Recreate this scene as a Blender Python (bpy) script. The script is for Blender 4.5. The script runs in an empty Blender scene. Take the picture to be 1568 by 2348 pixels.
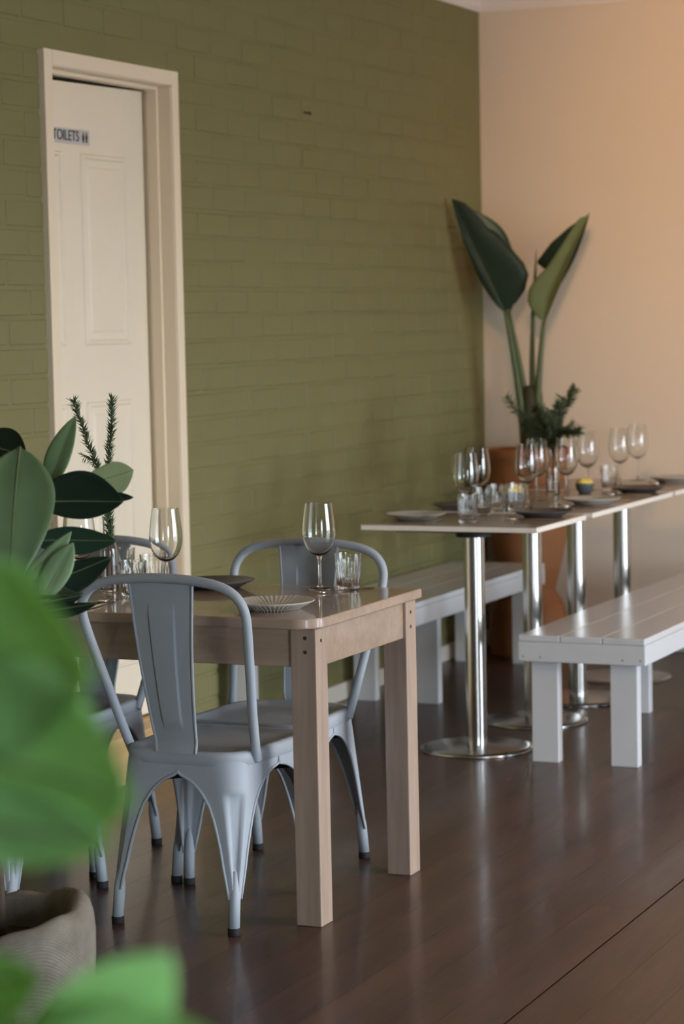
import bpy, bmesh, math, random
from mathutils import Vector, Matrix, Quaternion

# ------------------------------------------------------------------ camera
sc = bpy.context.scene
COL = sc.collection
cam_d = bpy.data.cameras.new('camera')
cam = bpy.data.objects.new('camera', cam_d)
COL.objects.link(cam)
FWD = Vector((0.90939342, 0.40795911, -0.08107382))
RGT = Vector((0.40769975, -0.91288624, -0.02048489))
UPV = Vector((0.08236817, 0.01442495, 0.99649757))
cam.matrix_world = Matrix(((RGT.x, UPV.x, -FWD.x, 0.0), (RGT.y, UPV.y, -FWD.y, 0.0), (RGT.z, UPV.z, -FWD.z, 1.4535), (0, 0, 0, 1)))
cam_d.sensor_fit = 'VERTICAL'
cam_d.sensor_height = 36.0
cam_d.sensor_width = 24.0
cam_d.lens = 36.0 * 5452.64 / 2348.0
cam_d.clip_start = 0.05
cam_d.clip_end = 200
cam_d.dof.use_dof = True
cam_d.dof.focus_distance = 5.35
cam_d.dof.aperture_fstop = 4.7
sc.camera = cam
sc.cycles.max_bounces = 9
sc.cycles.transmission_bounces = 9
sc.cycles.adaptive_threshold = 0.05
sc.cycles.adaptive_min_samples = 16

# ------------------------------------------------------------------ light and exposure
vs = sc.view_settings
vs.view_transform = 'Standard'
vs.look = 'None'
vs.gamma = 1.0
vs.use_curve_mapping = False
vs.exposure = 0.65

world = bpy.data.worlds.new('sky')
sc.world = world
world.use_nodes = True
wn = world.node_tree.nodes
wl = world.node_tree.links
wn.clear()
w_out = wn.new('ShaderNodeOutputWorld')
w_bg = wn.new('ShaderNodeBackground')
w_tc = wn.new('ShaderNodeTexCoord')
w_sep = wn.new('ShaderNodeSeparateXYZ')
w_rmp = wn.new('ShaderNodeValToRGB')
w_map = wn.new('ShaderNodeMapRange')
w_map.inputs['From Min'].default_value = -1.0
w_rmp.color_ramp.elements[0].position = 0.48
w_rmp.color_ramp.elements[0].color = (0.30, 0.32, 0.22, 1)
w_rmp.color_ramp.elements[1].position = 1.0
w_rmp.color_ramp.elements[1].color = (0.50, 0.68, 1.0, 1)
e = w_rmp.color_ramp.elements.new(0.52)
e.color = (0.80, 0.91, 1.0, 1)
wl.new(w_tc.outputs['Generated'], w_sep.inputs[0])
wl.new(w_sep.outputs['Z'], w_map.inputs['Value'])
wl.new(w_map.outputs[0], w_rmp.inputs[0])
wl.new(w_rmp.outputs[0], w_bg.inputs['Color'])
w_bg.inputs['Strength'].default_value = 17.0
wl.new(w_bg.outputs[0], w_out.inputs[0])

# room dimensions (metres): green wall at y=YG, beige wall at x=XB, street side at y=YR, rear at x=XR
YG, XB, YR, XR, ZC = 3.704, 9.817, -3.2, -2.0, 2.7784
OPENINGS = [(-1.3, 0.7), (4.6, 5.95), (6.15, 7.5)]      # unseen street-side openings placed for the daylight; first added to brighten near leaves
OZ0, OZ1 = 0.02, 2.20

def portal(x0, x1, z0, z1, y, rx):
    d = bpy.data.lights.new('daylight_portal', 'AREA')
    d.shape = 'RECTANGLE'
    d.size = x1 - x0
    d.size_y = z1 - z0
    d.cycles.is_portal = True
    o = bpy.data.objects.new('daylight_portal', d)
    o.location = ((x0 + x1) / 2, y, (z0 + z1) / 2)
    o.rotation_euler = (math.radians(90), 0, 0)
    COL.objects.link(o)
    return o
for (a, b) in OPENINGS:
    portal(a, b, OZ0, OZ1, YR - 0.11, 0)

# ------------------------------------------------------------------ helpers
LAMP = 90.0
LAMP_AT = ((5.8, -1.0),)
SPOT_W = 185.0
rnd = random.Random(7)

def V(*a):
    return Vector(a)

def put(name, me, parent=None, loc=None, rot=None):
    o = bpy.data.objects.new(name, me)
    COL.objects.link(o)
    if parent is not None:
        o.parent = parent
    if loc is not None:
        o.location = loc
    if rot is not None:
        o.rotation_euler = rot
    return o

def tag(o, label=None, cat=None, group=None, kind=None):
    if label:
        o['label'] = label
    if cat:
        o['category'] = cat
    if group:
        o['group'] = group
    if kind:
        o['kind'] = kind
    return o

def thing(name, loc, label, cat, group=None, rz=0.0):
    o = bpy.data.objects.new(name, None)
    o.empty_display_size = 0.05
    COL.objects.link(o)
    o.location = loc
    o.rotation_euler = (0, 0, rz)
    return tag(o, label, cat, group)

def copy_tree(o, parent=None):
    c = o.copy()
    COL.objects.link(c)
    c.parent = parent
    for ch in list(o.children):
        copy_tree(ch, c)
    return c

def tighten(prof, e=0.0005):
    q = [prof[0]]
    for a, b, c in zip(prof[:-2], prof[1:-1], prof[2:]):
        u_, w_ = Vector((b[0] - a[0], b[1] - a[1])), Vector((c[0] - b[0], c[1] - b[1]))
        if u_.length > 1e-7 and w_.length > 1e-7 and u_.angle(w_) > 0.6:
            if u_.length > 3 * e:
                k = b[0] - u_.x / u_.length * e, b[1] - u_.y / u_.length * e
                q.append(k)
            q.append(b)
            if w_.length > 3 * e:
                k = b[0] + w_.x / w_.length * e, b[1] + w_.y / w_.length * e
                q.append(k)
        else:
            q.append(b)
    q.append(prof[-1])
    return q

class MB:
    """collects geometry for one mesh"""
    def __init__(s):
        s.v = []
        s.f = []
        s.sm = []
        s.mi = []
    def add(s, vs_, fs, smooth=False, mat=0):
        b = len(s.v)
        s.v += [tuple(x) for x in vs_]
        for f in fs:
            s.f.append(tuple(i + b for i in f))
            s.sm.append(smooth)
            s.mi.append(mat)
    def box(s, x0, x1, y0, y1, z0, z1, bev=0.0, mat=0, seg=2):
        bm = bmesh.new()
        bmesh.ops.create_cube(bm, size=1.0)
        for v in bm.verts:
            v.co = V((x0 + x1) / 2 + v.co.x * (x1 - x0), (y0 + y1) / 2 + v.co.y * (y1 - y0), (z0 + z1) / 2 + v.co.z * (z1 - z0))
        if bev > 0:
            bmesh.ops.bevel(bm, geom=list(bm.edges), offset=bev, segments=seg, affect='EDGES', profile=0.5)
        s.bm(bm, False, mat)
        return s
    def bm(s, bm, smooth=False, mat=0):
        bm.verts.index_update()
        s.add([v.co[:] for v in bm.verts], [[v.index for v in f.verts] for f in bm.faces], smooth, mat)
        bm.free()
        return s
    def lathe(s, prof, n=40, c=(0, 0, 0), closed=False, flute=None, mat=0):
        """prof: list of (r,z); r==0 collapses to a pole"""
        rings = []
        vs_ = []
        for (r, z) in prof:
            if r <= 1e-7:
                rings.append([len(vs_)])
                vs_.append((c[0], c[1], c[2] + z))
            else:
                ring = []
                for k in range(n):
                    a = 2 * math.pi * k / n
                    rr, zz = (r, z) if flute is None else flute(r, z, a)
                    ring.append(len(vs_))
                    vs_.append((c[0] + rr * math.cos(a), c[1] + rr * math.sin(a), c[2] + zz))
                rings.append(ring)
        fs = []
        seq = list(zip(rings[:-1], rings[1:]))
        if closed:
            seq.append((rings[-1], rings[0]))
        for A, B in seq:
            if len(A) == 1 and len(B) == 1:
                continue
            for k in range(n):
                k2 = (k + 1) % n
                if len(A) == 1:
                    fs.append((A[0], B[k2], B[k]))
                elif len(B) == 1:
                    fs.append((A[k], A[k2], B[0]))
                else:
                    fs.append((A[k], A[k2], B[k2], B[k]))
        s.add(vs_, fs, True, mat)
        return s
    def tube(s, pts, r, n=10, cap=True, mat=0):
        pts = [Vector(p) for p in pts]
        m = len(pts)
        rs = r if isinstance(r, (list, tuple)) else [r] * m
        t0 = (pts[1] - pts[0]).normalized()
        ref = V(0, 0, 1) if abs(t0.z) < 0.9 else V(1, 0, 0)
        nrm = t0.cross(ref).normalized()
        vs_ = []
        prev = t0
        for i in range(m):
            if i == 0:
                t = t0
            elif i == m - 1:
                t = (pts[i] - pts[i - 1]).normalized()
            else:
                t = ((pts[i] - pts[i - 1]).normalized() + (pts[i + 1] - pts[i]).normalized()).normalized()
            q = prev.rotation_difference(t)
            nrm = (q @ nrm).normalized()
            prev = t
            bn = t.cross(nrm)
            for k in range(n):
                a = 2 * math.pi * k / n
                vs_.append(pts[i] + (nrm * math.cos(a) + bn * math.sin(a)) * rs[i])
        fs = []
        for i in range(m - 1):
            for k in range(n):
                k2 = (k + 1) % n
                fs.append((i * n + k, i * n + k2, (i + 1) * n + k2, (i + 1) * n + k))
        if cap:
            fs.append(tuple(range(n - 1, -1, -1)))
            fs.append(tuple((m - 1) * n + k for k in range(n)))
        s.add(vs_, fs, True, mat)
        return s
    def grid(s, rows, mat=0, smooth=True):
        nr, nc = len(rows), len(rows[0])
        vs_ = [p for r in rows for p in r]
        fs = [(i * nc + j, i * nc + j + 1, (i + 1) * nc + j + 1, (i + 1) * nc + j) for i in range(nr - 1) for j in range(nc - 1)]
        s.add(vs_, fs, smooth, mat)
        return s
    def prism(s, outline, z0, z1, bev=0.0, mat=0, seg=2):
        bm = bmesh.new()
        vsb = [bm.verts.new((x, y, z0)) for x, y in outline]
        f = bm.faces.new(vsb)
        bmesh.ops.recalc_face_normals(bm, faces=[f])
        if f.normal.z > 0:
            f.normal_flip()
        r = bmesh.ops.extrude_face_region(bm, geom=[f])
        for v in [g for g in r['geom'] if isinstance(g, bmesh.types.BMVert)]:
            v.co.z = z1
        bmesh.ops.recalc_face_normals(bm, faces=list(bm.faces))
        if bev > 0:
            ed = [e_ for e_ in bm.edges if abs(e_.verts[0].co.z - e_.verts[1].co.z) < 1e-6]
            bmesh.ops.bevel(bm, geom=ed, offset=bev, segments=seg, affect='EDGES', profile=0.5)
        s.bm(bm, False, mat)
        return s
    def mesh(s, name, mats):
        me = bpy.data.meshes.new(name)
        me.from_pydata(s.v, [], s.f)
        if not isinstance(mats, (list, tuple)):
            mats = [mats]
        for m in mats:
            me.materials.append(m)
        for p_, a, b in zip(me.polygons, s.sm, s.mi):
            p_.use_smooth = a
            p_.material_index = b
        me.update()
        return me
    def build(s, name, mats, parent=None, loc=None, rot=None, fix=False):
        me = s.mesh(name, mats)
        if fix:
            bm = bmesh.new()
            bm.from_mesh(me)
            bmesh.ops.recalc_face_normals(bm, faces=list(bm.faces))
            bm.to_mesh(me)
            bm.free()
        return put(name, me, parent, loc, rot)

# ------------------------------------------------------------------ materials
def new_mat(name):
    m = bpy.data.materials.new(name)
    m.use_nodes = True
    n = m.node_tree.nodes
    b = n['Principled BSDF']
    return m, n, m.node_tree.links, b

def simple(name, col, rough=0.5, metal=0.0, spec=0.5, noise=0.0, nscale=20.0, bump=0.0, bscale=200.0, coat=0.0, coat_rough=0.1, trans=0.0, ior=1.45, stretch=(1, 1, 1)):
    m, n, l, b = new_mat(name)
    b.inputs['Base Color'].default_value = (*col, 1)
    b.inputs['Roughness'].default_value = rough
    b.inputs['Metallic'].default_value = metal
    b.inputs['Specular IOR Level'].default_value = spec
    b.inputs['IOR'].default_value = ior
    b.inputs['Coat Weight'].default_value = coat
    b.inputs['Coat Roughness'].default_value = coat_rough
    b.inputs['Transmission Weight'].default_value = trans
    if noise > 0 or bump > 0:
        tc = n.new('ShaderNodeTexCoord')
        mp = n.new('ShaderNodeMapping')
        mp.inputs['Scale'].default_value = stretch
        l.new(tc.outputs['Object'], mp.inputs[0])
    if noise > 0:
        nt = n.new('ShaderNodeTexNoise')
        nt.inputs['Scale'].default_value = nscale
        nt.inputs['Detail'].default_value = 6
        l.new(mp.outputs[0], nt.inputs['Vector'])
        mx = n.new('ShaderNodeMix')
        mx.data_type = 'RGBA'
        mx.inputs[6].default_value = (*[c * (1 - noise) for c in col], 1)
        mx.inputs[7].default_value = (*[min(1, c * (1 + noise)) for c in col], 1)
        l.new(nt.outputs[0], mx.inputs[0])
        l.new(mx.outputs[2], b.inputs['Base Color'])
    if bump > 0:
        nt2 = n.new('ShaderNodeTexNoise')
        nt2.inputs['Scale'].default_value = bscale
        nt2.inputs['Detail'].default_value = 4
        l.new(mp.outputs[0], nt2.inputs['Vector'])
        bp = n.new('ShaderNodeBump')
        bp.inputs['Strength'].default_value = bump
        bp.inputs['Distance'].default_value = 0.004
        l.new(nt2.outputs[0], bp.inputs['Height'])
        l.new(bp.outputs[0], b.inputs['Normal'])
    return m

def wood(name, c0, c1, rough, axis='y', scale=9.0, coat=0.0, coat_rough=0.15, per_obj=0.0, spec=0.5):
    m, n, l, b = new_mat(name)
    tc = n.new('ShaderNodeTexCoord')
    mp = n.new('ShaderNodeMapping')
    st = {'x': (0.09, 1, 1), 'y': (1, 0.09, 1), 'z': (1, 1, 0.09)}[axis]
    mp.inputs['Scale'].default_value = st
    info = n.new('ShaderNodeObjectInfo')
    add = n.new('ShaderNodeVectorMath')
    add.operation = 'ADD'
    mul = n.new('ShaderNodeVectorMath')
    mul.operation = 'SCALE'
    mul.inputs[0].default_value = (7.3, 5.1, 3.7)
    l.new(info.outputs['Random'], mul.inputs['Scale'])
    l.new(tc.outputs['Object'], add.inputs[0])
    l.new(mul.outputs[0], add.inputs[1])
    l.new(add.outputs[0], mp.inputs[0])
    nt = n.new('ShaderNodeTexNoise')
    nt.inputs['Scale'].default_value = scale
    nt.inputs['Detail'].default_value = 8
    nt.inputs['Roughness'].default_value = 0.62
    nt.inputs['Distortion'].default_value = 0.6
    l.new(mp.outputs[0], nt.inputs['Vector'])
    fine = n.new('ShaderNodeTexNoise')
    fine.inputs['Scale'].default_value = scale * 9
    fine.inputs['Detail'].default_value = 3
    l.new(mp.outputs[0], fine.inputs['Vector'])
    mixf = n.new('ShaderNodeMath')
    mixf.operation = 'MULTIPLY_ADD'
    mixf.inputs[1].default_value = 0.3
    l.new(fine.outputs[0], mixf.inputs[0])
    sc_ = n.new('ShaderNodeMath')
    sc_.operation = 'MULTIPLY'
    sc_.inputs[1].default_value = 0.7
    l.new(nt.outputs[0], sc_.inputs[0])
    l.new(sc_.outputs[0], mixf.inputs[2])
    rp = n.new('ShaderNodeValToRGB')
    rp.color_ramp.elements[0].position = 0.36
    rp.color_ramp.elements[0].color = (*c0, 1)
    rp.color_ramp.elements[1].position = 0.64
    rp.color_ramp.elements[1].color = (*c1, 1)
    l.new(mixf.outputs[0], rp.inputs[0])
    col_out = rp.outputs[0]
    if per_obj > 0:
        hs = n.new('ShaderNodeHueSaturation')
        mr = n.new('ShaderNodeMapRange')
        mr.inputs['To Min'].default_value = 1 - per_obj
        mr.inputs['To Max'].default_value = 1 + per_obj
        l.new(info.outputs['Random'], mr.inputs['Value'])
        l.new(mr.outputs[0], hs.inputs['Value'])
        l.new(rp.outputs[0], hs.inputs['Color'])
        col_out = hs.outputs[0]
    l.new(col_out, b.inputs['Base Color'])
    b.inputs['Roughness'].default_value = rough
    b.inputs['Specular IOR Level'].default_value = spec
    b.inputs['Coat Weight'].default_value = coat
    b.inputs['Coat Roughness'].default_value = coat_rough
    bp = n.new('ShaderNodeBump')
    bp.inputs['Strength'].default_value = 0.12
    bp.inputs['Distance'].default_value = 0.002
    l.new(mixf.outputs[0], bp.inputs['Height'])
    l.new(bp.outputs[0], b.inputs['Normal'])
    return m

def leaf_mat(name, col, trans_col, rough=0.4, tw=0.35, axis_noise=0.25, spec=0.5):
    m, n, l, b = new_mat(name)
    out = n['Material Output']
    tc = n.new('ShaderNodeTexCoord')
    nt = n.new('ShaderNodeTexNoise')
    nt.inputs['Scale'].default_value = 14
    nt.inputs['Detail'].default_value = 5
    l.new(tc.outputs['Object'], nt.inputs['Vector'])
    mx = n.new('ShaderNodeMix')
    mx.data_type = 'RGBA'
    mx.inputs[6].default_value = (*[c * (1 - axis_noise) for c in col], 1)
    mx.inputs[7].default_value = (*[c * (1 + axis_noise) for c in col], 1)
    l.new(nt.outputs[0], mx.inputs[0])
    l.new(mx.outputs[2], b.inputs['Base Color'])
    b.inputs['Roughness'].default_value = rough
    b.inputs['Specular IOR Level'].default_value = spec
    t = n.new('ShaderNodeBsdfTranslucent')
    t.inputs['Color'].default_value = (*trans_col, 1)
    ms = n.new('ShaderNodeMixShader')
    ms.inputs[0].default_value = tw
    l.new(b.outputs[0], ms.inputs[1])
    l.new(t.outputs[0], ms.inputs[2])
    l.new(ms.outputs[0], out.inputs['Surface'])
    return m

M = {}
M['green'] = simple('green_wall_paint', (0.195, 0.180, 0.076), 0.62, noise=0.07, nscale=3.0, bump=0.35, bscale=90)
M['beige'] = simple('beige_wall_paint', (0.70, 0.595, 0.48), 0.7, noise=0.035, nscale=2.5, bump=0.30, bscale=34, stretch=(1, 1, 0.10))
M['ceiling'] = simple('ceiling_paint', (0.78, 0.72, 0.66), 0.8, noise=0.02)
M['plain'] = simple('plain_wall_paint', (0.26, 0.22, 0.18), 0.75, noise=0.03)
M['cream'] = simple('cream_gloss_paint', (0.82, 0.70, 0.53), 0.38, noise=0.03, nscale=6, bump=0.05, bscale=40)
M['door'] = simple('door_paint', (0.82, 0.735, 0.585), 0.42, noise=0.03, nscale=5, bump=0.05, bscale=30)
M['base'] = simple('baseboard_paint', (0.66, 0.62, 0.55), 0.5, noise=0.06, nscale=9)
M['pine'] = wood('pine', (0.47, 0.30, 0.13), (0.66, 0.45, 0.22), 0.45, 'x', 10, spec=0.4)
M['floor'] = wood('jarrah', (0.048, 0.022, 0.014), (0.102, 0.047, 0.030), 0.38, 'x', 11, coat=0.23, coat_rough=0.14, per_obj=0.13)
M['gap'] = simple('floor_gap', (0.012, 0.008, 0.006), 0.9)
M['table'] = wood('table_timber', (0.31, 0.215, 0.155), (0.43, 0.31, 0.235), 0.32, 'y', 8, coat=0.9, coat_rough=0.04)
M['tableleg'] = wood('table_leg_timber', (0.32, 0.23, 0.175), (0.45, 0.335, 0.26), 0.45, 'z', 8)
M['plug'] = simple('dark_plug', (0.05, 0.035, 0.025), 0.7)
M['chair'] = simple('grey_powder_coat', (0.37, 0.405, 0.45), 0.5, noise=0.05, nscale=14, bump=0.03, bscale=120, spec=0.32)
M['chair_dark'] = simple('dark_bracket', (0.02, 0.02, 0.022), 0.5)
M['rubber'] = simple('black_rubber', (0.012, 0.012, 0.012), 0.75)
M['white'] = simple('white_bench_paint', (0.64, 0.65, 0.665), 0.24, noise=0.05, nscale=8, bump=0.10, bscale=60, stretch=(0.15, 1, 1))
M['screw'] = simple('dull_screw', (0.20, 0.19, 0.18), 0.5, metal=0.6)
M['ctop'] = wood('cafe_table_laminate', (0.235, 0.175, 0.135), (0.36, 0.28, 0.22), 0.36, 'y', 9, coat=0.5, coat_rough=0.08)
M['cedge'] = simple('cafe_table_edge', (0.86, 0.79, 0.71), 0.4, noise=0.08, nscale=30)
M['steel'] = simple('brushed_steel', (0.62, 0.60, 0.57), 0.19, metal=1.0, bump=0.02, bscale=300, stretch=(1, 1, 0.02))
M['steel_base'] = simple('steel_base', (0.52, 0.51, 0.50), 0.24, metal=1.0)
M['iron'] = simple('black_iron', (0.018, 0.018, 0.018), 0.6)
M['cutlery'] = simple('cutlery_steel', (0.72, 0.70, 0.67), 0.16, metal=1.0)
M['plate_light'] = simple('pale_stoneware', (0.50, 0.475, 0.43), 0.32, noise=0.08, nscale=25)
M['plate_dark'] = simple('dark_stoneware', (0.085, 0.075, 0.072), 0.36, noise=0.15, nscale=25)
M['bowl'] = simple('grey_glazed_bowl', (0.10, 0.12, 0.13), 0.3, noise=0.1)
M['yellow'] = simple('yellow_candle', (0.82, 0.60, 0.14), 0.5, noise=0.1, nscale=30)
M['terracotta'] = simple('terracotta', (0.30, 0.115, 0.042), 0.72, noise=0.22, nscale=9, bump=0.2, bscale=60)
M['soil'] = simple('soil', (0.022, 0.015, 0.011), 0.95, noise=0.5, nscale=60, bump=1.0, bscale=70)
M['glass'] = simple('clear_glass', (0.97, 0.985, 0.98), 0.0, trans=1.0, ior=1.47)
M['twig'] = simple('twig_bark', (0.11, 0.065, 0.04), 0.8, noise=0.2)
M['needle'] = leaf_mat('rosemary_needle', (0.10, 0.15, 0.075), (0.08, 0.15, 0.05), 0.5, 0.2)
M['herb'] = leaf_mat('herb_needle', (0.15, 0.19, 0.095), (0.10, 0.16, 0.05), 0.6, 0.25)
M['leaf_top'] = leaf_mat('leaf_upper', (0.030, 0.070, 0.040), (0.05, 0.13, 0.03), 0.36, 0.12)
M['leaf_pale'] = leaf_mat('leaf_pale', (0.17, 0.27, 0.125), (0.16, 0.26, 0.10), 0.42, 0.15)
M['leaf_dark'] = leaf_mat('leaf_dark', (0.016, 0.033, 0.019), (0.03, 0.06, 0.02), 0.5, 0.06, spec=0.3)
M['leaf_under'] = leaf_mat('leaf_underside', (0.185, 0.225, 0.105), (0.15, 0.20, 0.06), 0.6, 0.2, spec=0.2)
M['leaf_near'] = leaf_mat('leaf_near', (0.30, 0.56, 0.22), (0.50, 0.82, 0.20), 0.33, 0.40, axis_noise=0.45)
M['stem'] = simple('green_stem', (0.085, 0.115, 0.045), 0.5, noise=0.2, nscale=15)
M['stem_brown'] = simple('woody_stem', (0.085, 0.060, 0.040), 0.8, noise=0.25, nscale=25)
M['sheath'] = simple('leaf_sheath', (0.055, 0.055, 0.028), 0.7, noise=0.35, nscale=12)
M['sign'] = simple('silver_sign', (0.56, 0.58, 0.60), 0.35, metal=0.3)
M['ink'] = simple('black_ink', (0.02, 0.02, 0.02), 0.6)
M['paving'] = simple('outdoor_paving', (0.42, 0.40, 0.36), 0.85, noise=0.15, nscale=1.5)
M['roof'] = simple('verandah_lining', (0.55, 0.52, 0.47), 0.8, noise=0.05)
M['frame'] = simple('window_frame_paint', (0.62, 0.60, 0.56), 0.45, noise=0.03)

def burlap():
    m, n, l, b = new_mat('burlap')
    tc = n.new('ShaderNodeTexCoord')
    nt = n.new('ShaderNodeTexNoise')
    nt.inputs['Scale'].default_value = 18
    nt.inputs['Detail'].default_value = 6
    l.new(tc.outputs['Object'], nt.inputs['Vector'])
    rp = n.new('ShaderNodeValToRGB')
    rp.color_ramp.elements[0].color = (0.24, 0.205, 0.16, 1)
    rp.color_ramp.elements[1].color = (0.39, 0.345, 0.28, 1)
    rp.color_ramp.elements[0].position = 0.3
    rp.color_ramp.elements[1].position = 0.7
    l.new(nt.outputs[0], rp.inputs[0])
    l.new(rp.outputs[0], b.inputs['Base Color'])
    b.inputs['Roughness'].default_value = 0.95
    b.inputs['Specular IOR Level'].default_value = 0.1
    w1 = n.new('ShaderNodeTexWave')
    w1.bands_direction = 'Z'
    w1.inputs['Scale'].default_value = 125
    w1.inputs['Distortion'].default_value = 3.0
    w1.inputs['Detail Scale'].default_value = 6.0
    w2 = n.new('ShaderNodeTexWave')
    w2.bands_direction = 'DIAGONAL'
    w2.inputs['Scale'].default_value = 95
    w2.inputs['Distortion'].default_value = 3.0
    w2.inputs['Detail Scale'].default_value = 6.0
    l.new(tc.outputs['Object'], w1.inputs['Vector'])
    l.new(tc.outputs['Object'], w2.inputs['Vector'])
    mm = n.new('ShaderNodeMath')
    mm.operation = 'MULTIPLY'
    l.new(w1.outputs['Fac'], mm.inputs[0])
    l.new(w2.outputs['Fac'], mm.inputs[1])
    hv = n.new('ShaderNodeMapRange')
    hv.inputs['To Min'].default_value = 0.80
    hv.inputs['To Max'].default_value = 1.04
    l.new(mm.outputs[0], hv.inputs['Value'])
    hsv = n.new('ShaderNodeHueSaturation')
    l.new(hv.outputs[0], hsv.inputs['Value'])
    l.new(rp.outputs[0], hsv.inputs['Color'])
    l.new(hsv.outputs[0], b.inputs['Base Color'])
    bp = n.new('ShaderNodeBump')
    bp.inputs['Strength'].default_value = 0.8
    bp.inputs['Distance'].default_value = 0.003
    l.new(mm.outputs[0], bp.inputs['Height'])
    l.new(bp.outputs[0], b.inputs['Normal'])
    return m
M['burlap'] = burlap()

# ------------------------------------------------------------------ the room
# floor: sub-floor slab and single boards running along x
fl = MB().box(XR - 0.1, XB + 0.1, YR - 0.1, YG + 0.1, -0.12, -0.018).build('floor', M['gap'])
tag(fl, kind='structure')
BW = 0.1335
row = 0
y0 = 1.677 - BW * 37
while y0 < YG - 0.001:
    ya, yb = max(y0, YR), min(y0 + BW, YG)
    if yb - ya > 0.004:
        r2 = random.Random(100 + row)
        x = XR - r2.uniform(0.2, 2.6)
        while x < XB:
            L = r2.uniform(2.4, 4.6)
            xa, xb = max(x, XR), min(x + L, XB)
            gap0 = 0.0026 if abs(ya - 1.677) < 0.01 else 0.00025
            gap1 = 0.0026 if abs(yb - 1.677) < 0.01 else 0.00025
            if xb - xa > 0.02:
                cx_, cy_ = (xa + xb) / 2, (ya + yb) / 2
                b = MB().box(xa + 0.0002 - cx_, xb - 0.0002 - cx_, ya + gap0 - cy_, yb - gap1 - cy_, -0.018, 0.0, 0.0)
                b.build('floorboard', M['floor'], fl, (cx_, cy_, 0))
            x += L
    y0 += BW
    row += 1

# green painted brick wall with the doorway
DX0, DX1, DZ0, DZ1 = 6.176, 6.926, 0.155, 2.222
wall_l = MB()
wt = 0.30
yb_ = YG + 0.0010
wall_l.box(XR - 0.1, DX0, yb_, YG + wt, 0, ZC)
wall_l.box(DX1, XB + 0.1, yb_, YG + wt, 0, ZC)
wall_l.box(DX0, DX1, yb_, YG + wt, DZ1, ZC)
wall_l.box(DX0, DX1, YG + 0.012, YG + wt, 0, DZ0 - 0.02)
wall_left = wall_l.build('wall_left', M['green'])
tag(wall_left, kind='structure')

def brick_mesh(i, w, h, d, mat):
    r2 = random.Random(40 + i)
    bm = bmesh.new()
    bmesh.ops.create_cube(bm, size=1.0)
    for v in bm.verts:
        v.co = V(v.co.x * w, v.co.y * d, v.co.z * h)
        v.co.x += r2.uniform(-1, 1) * 0.003
        v.co.z += r2.uniform(-1, 1) * 0.002
        if v.co.y < 0:
            v.co.y += r2.uniform(-1, 1) * 0.0012
    ed = [e_ for e_ in bm.edges if e_.verts[0].co.y < 0 and e_.verts[1].co.y < 0]
    ed += [e_ for e_ in bm.edges if (e_.verts[0].co.y < 0) != (e_.verts[1].co.y < 0)]
    bmesh.ops.bevel(bm, geom=ed, offset=0.0036, segments=1, affect='EDGES')
    mb = MB()
    mb.bm(bm)
    return mb
CH, BLEN = 0.0868, 0.24
variants = [brick_mesh(i, BLEN - 0.009, CH - 0.010, 0.020, None) for i in range(6)]
bmeshes = [v.mesh('brick', M['green']) for v in variants]
single, rest = [], MB()
slots = []
nz = int(ZC / CH)
for k in range(nz):
    zc = (k + 0.5) * CH
    off = 0.0 if k % 2 == 0 else BLEN / 2
    x = XR + off
    while x < XB:
        xc = x + BLEN / 2
        x += BLEN
        if xc + BLEN / 2 > XB + 0.02 or xc - BLEN / 2 < XR:
            continue
        if xc + BLEN / 2 > DX0 - 0.03 and xc - BLEN / 2 < DX1 + 0.03 and zc < DZ1 + 0.04 + CH / 2:
            if zc > DZ1 + 0.04 - CH / 2 or True:
                continue
        slots.append((xc, zc))
vis = [s_ for s_ in slots if s_[0] > 5.55 and s_[1] > 0.30]
vis.sort(key=lambda s_: s_[0])
single = set(vis[:300])
for i, (xc, zc) in enumerate(slots):
    r2 = random.Random(1000 + i)
    jx, jy, jz = r2.uniform(-1, 1) * 0.002, r2.uniform(-1, 1) * 0.0009, r2.uniform(-1, 1) * 0.0015
    ry = r2.uniform(-1, 1) * 0.006
    vi = r2.randrange(6)
    if (xc, zc) in single:
        put('brick', bmeshes[vi], wall_left, (xc + jx, YG + 0.0085 + jy, zc + jz), (0, ry, 0))
    else:
        mb = variants[vi]
        rest.add([(a + xc + jx, b + YG + 0.0085 + jy, c + zc + jz) for a, b, c in mb.v], mb.f)
tag(rest.build('brickwork', M['green'], wall_left), kind='stuff')
# half bricks beside the door frame are part of the rest
edge = MB()
for k in range(nz):
    zc = (k + 0.5) * CH
    if zc - CH / 2 > DZ1 + 0.04:
        continue
    rr = [s_[0] for s_ in slots if abs(s_[1] - zc) < 0.01]
    lft = max([q for q in rr if q < DX0] + [0]) + BLEN / 2
    rgt = min([q for q in rr if q > DX1] + [99]) - BLEN / 2
    for a, b in ((lft, DX0), (DX1, rgt)):
        if b - a > 0.02:
            edge.box(a + 0.004, b - 0.004, YG - 0.0015, YG + 0.0185, zc - CH / 2 + 0.005, zc + CH / 2 - 0.005, 0.004, seg=1)
tag(edge.build('half_brickwork', M['green'], wall_left), kind='stuff')
# small chip and nail in the paint
MB().box(7.985, 8.01, YG - 0.004, YG, 2.205, 2.213, 0.001).tube([(8.012, YG - 0.002, 2.207), (8.03, YG - 0.006, 2.213), (8.036, YG - 0.004, 2.202)], 0.003, 6).build('wall_nail', M['iron'], wall_left)

# beige painted brick wall
wb = MB().box(XB, XB + wt, YR - 0.1, YG + 0.1, 0, ZC).build('wall_back', M['beige'])
tag(wb, kind='structure')
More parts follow.
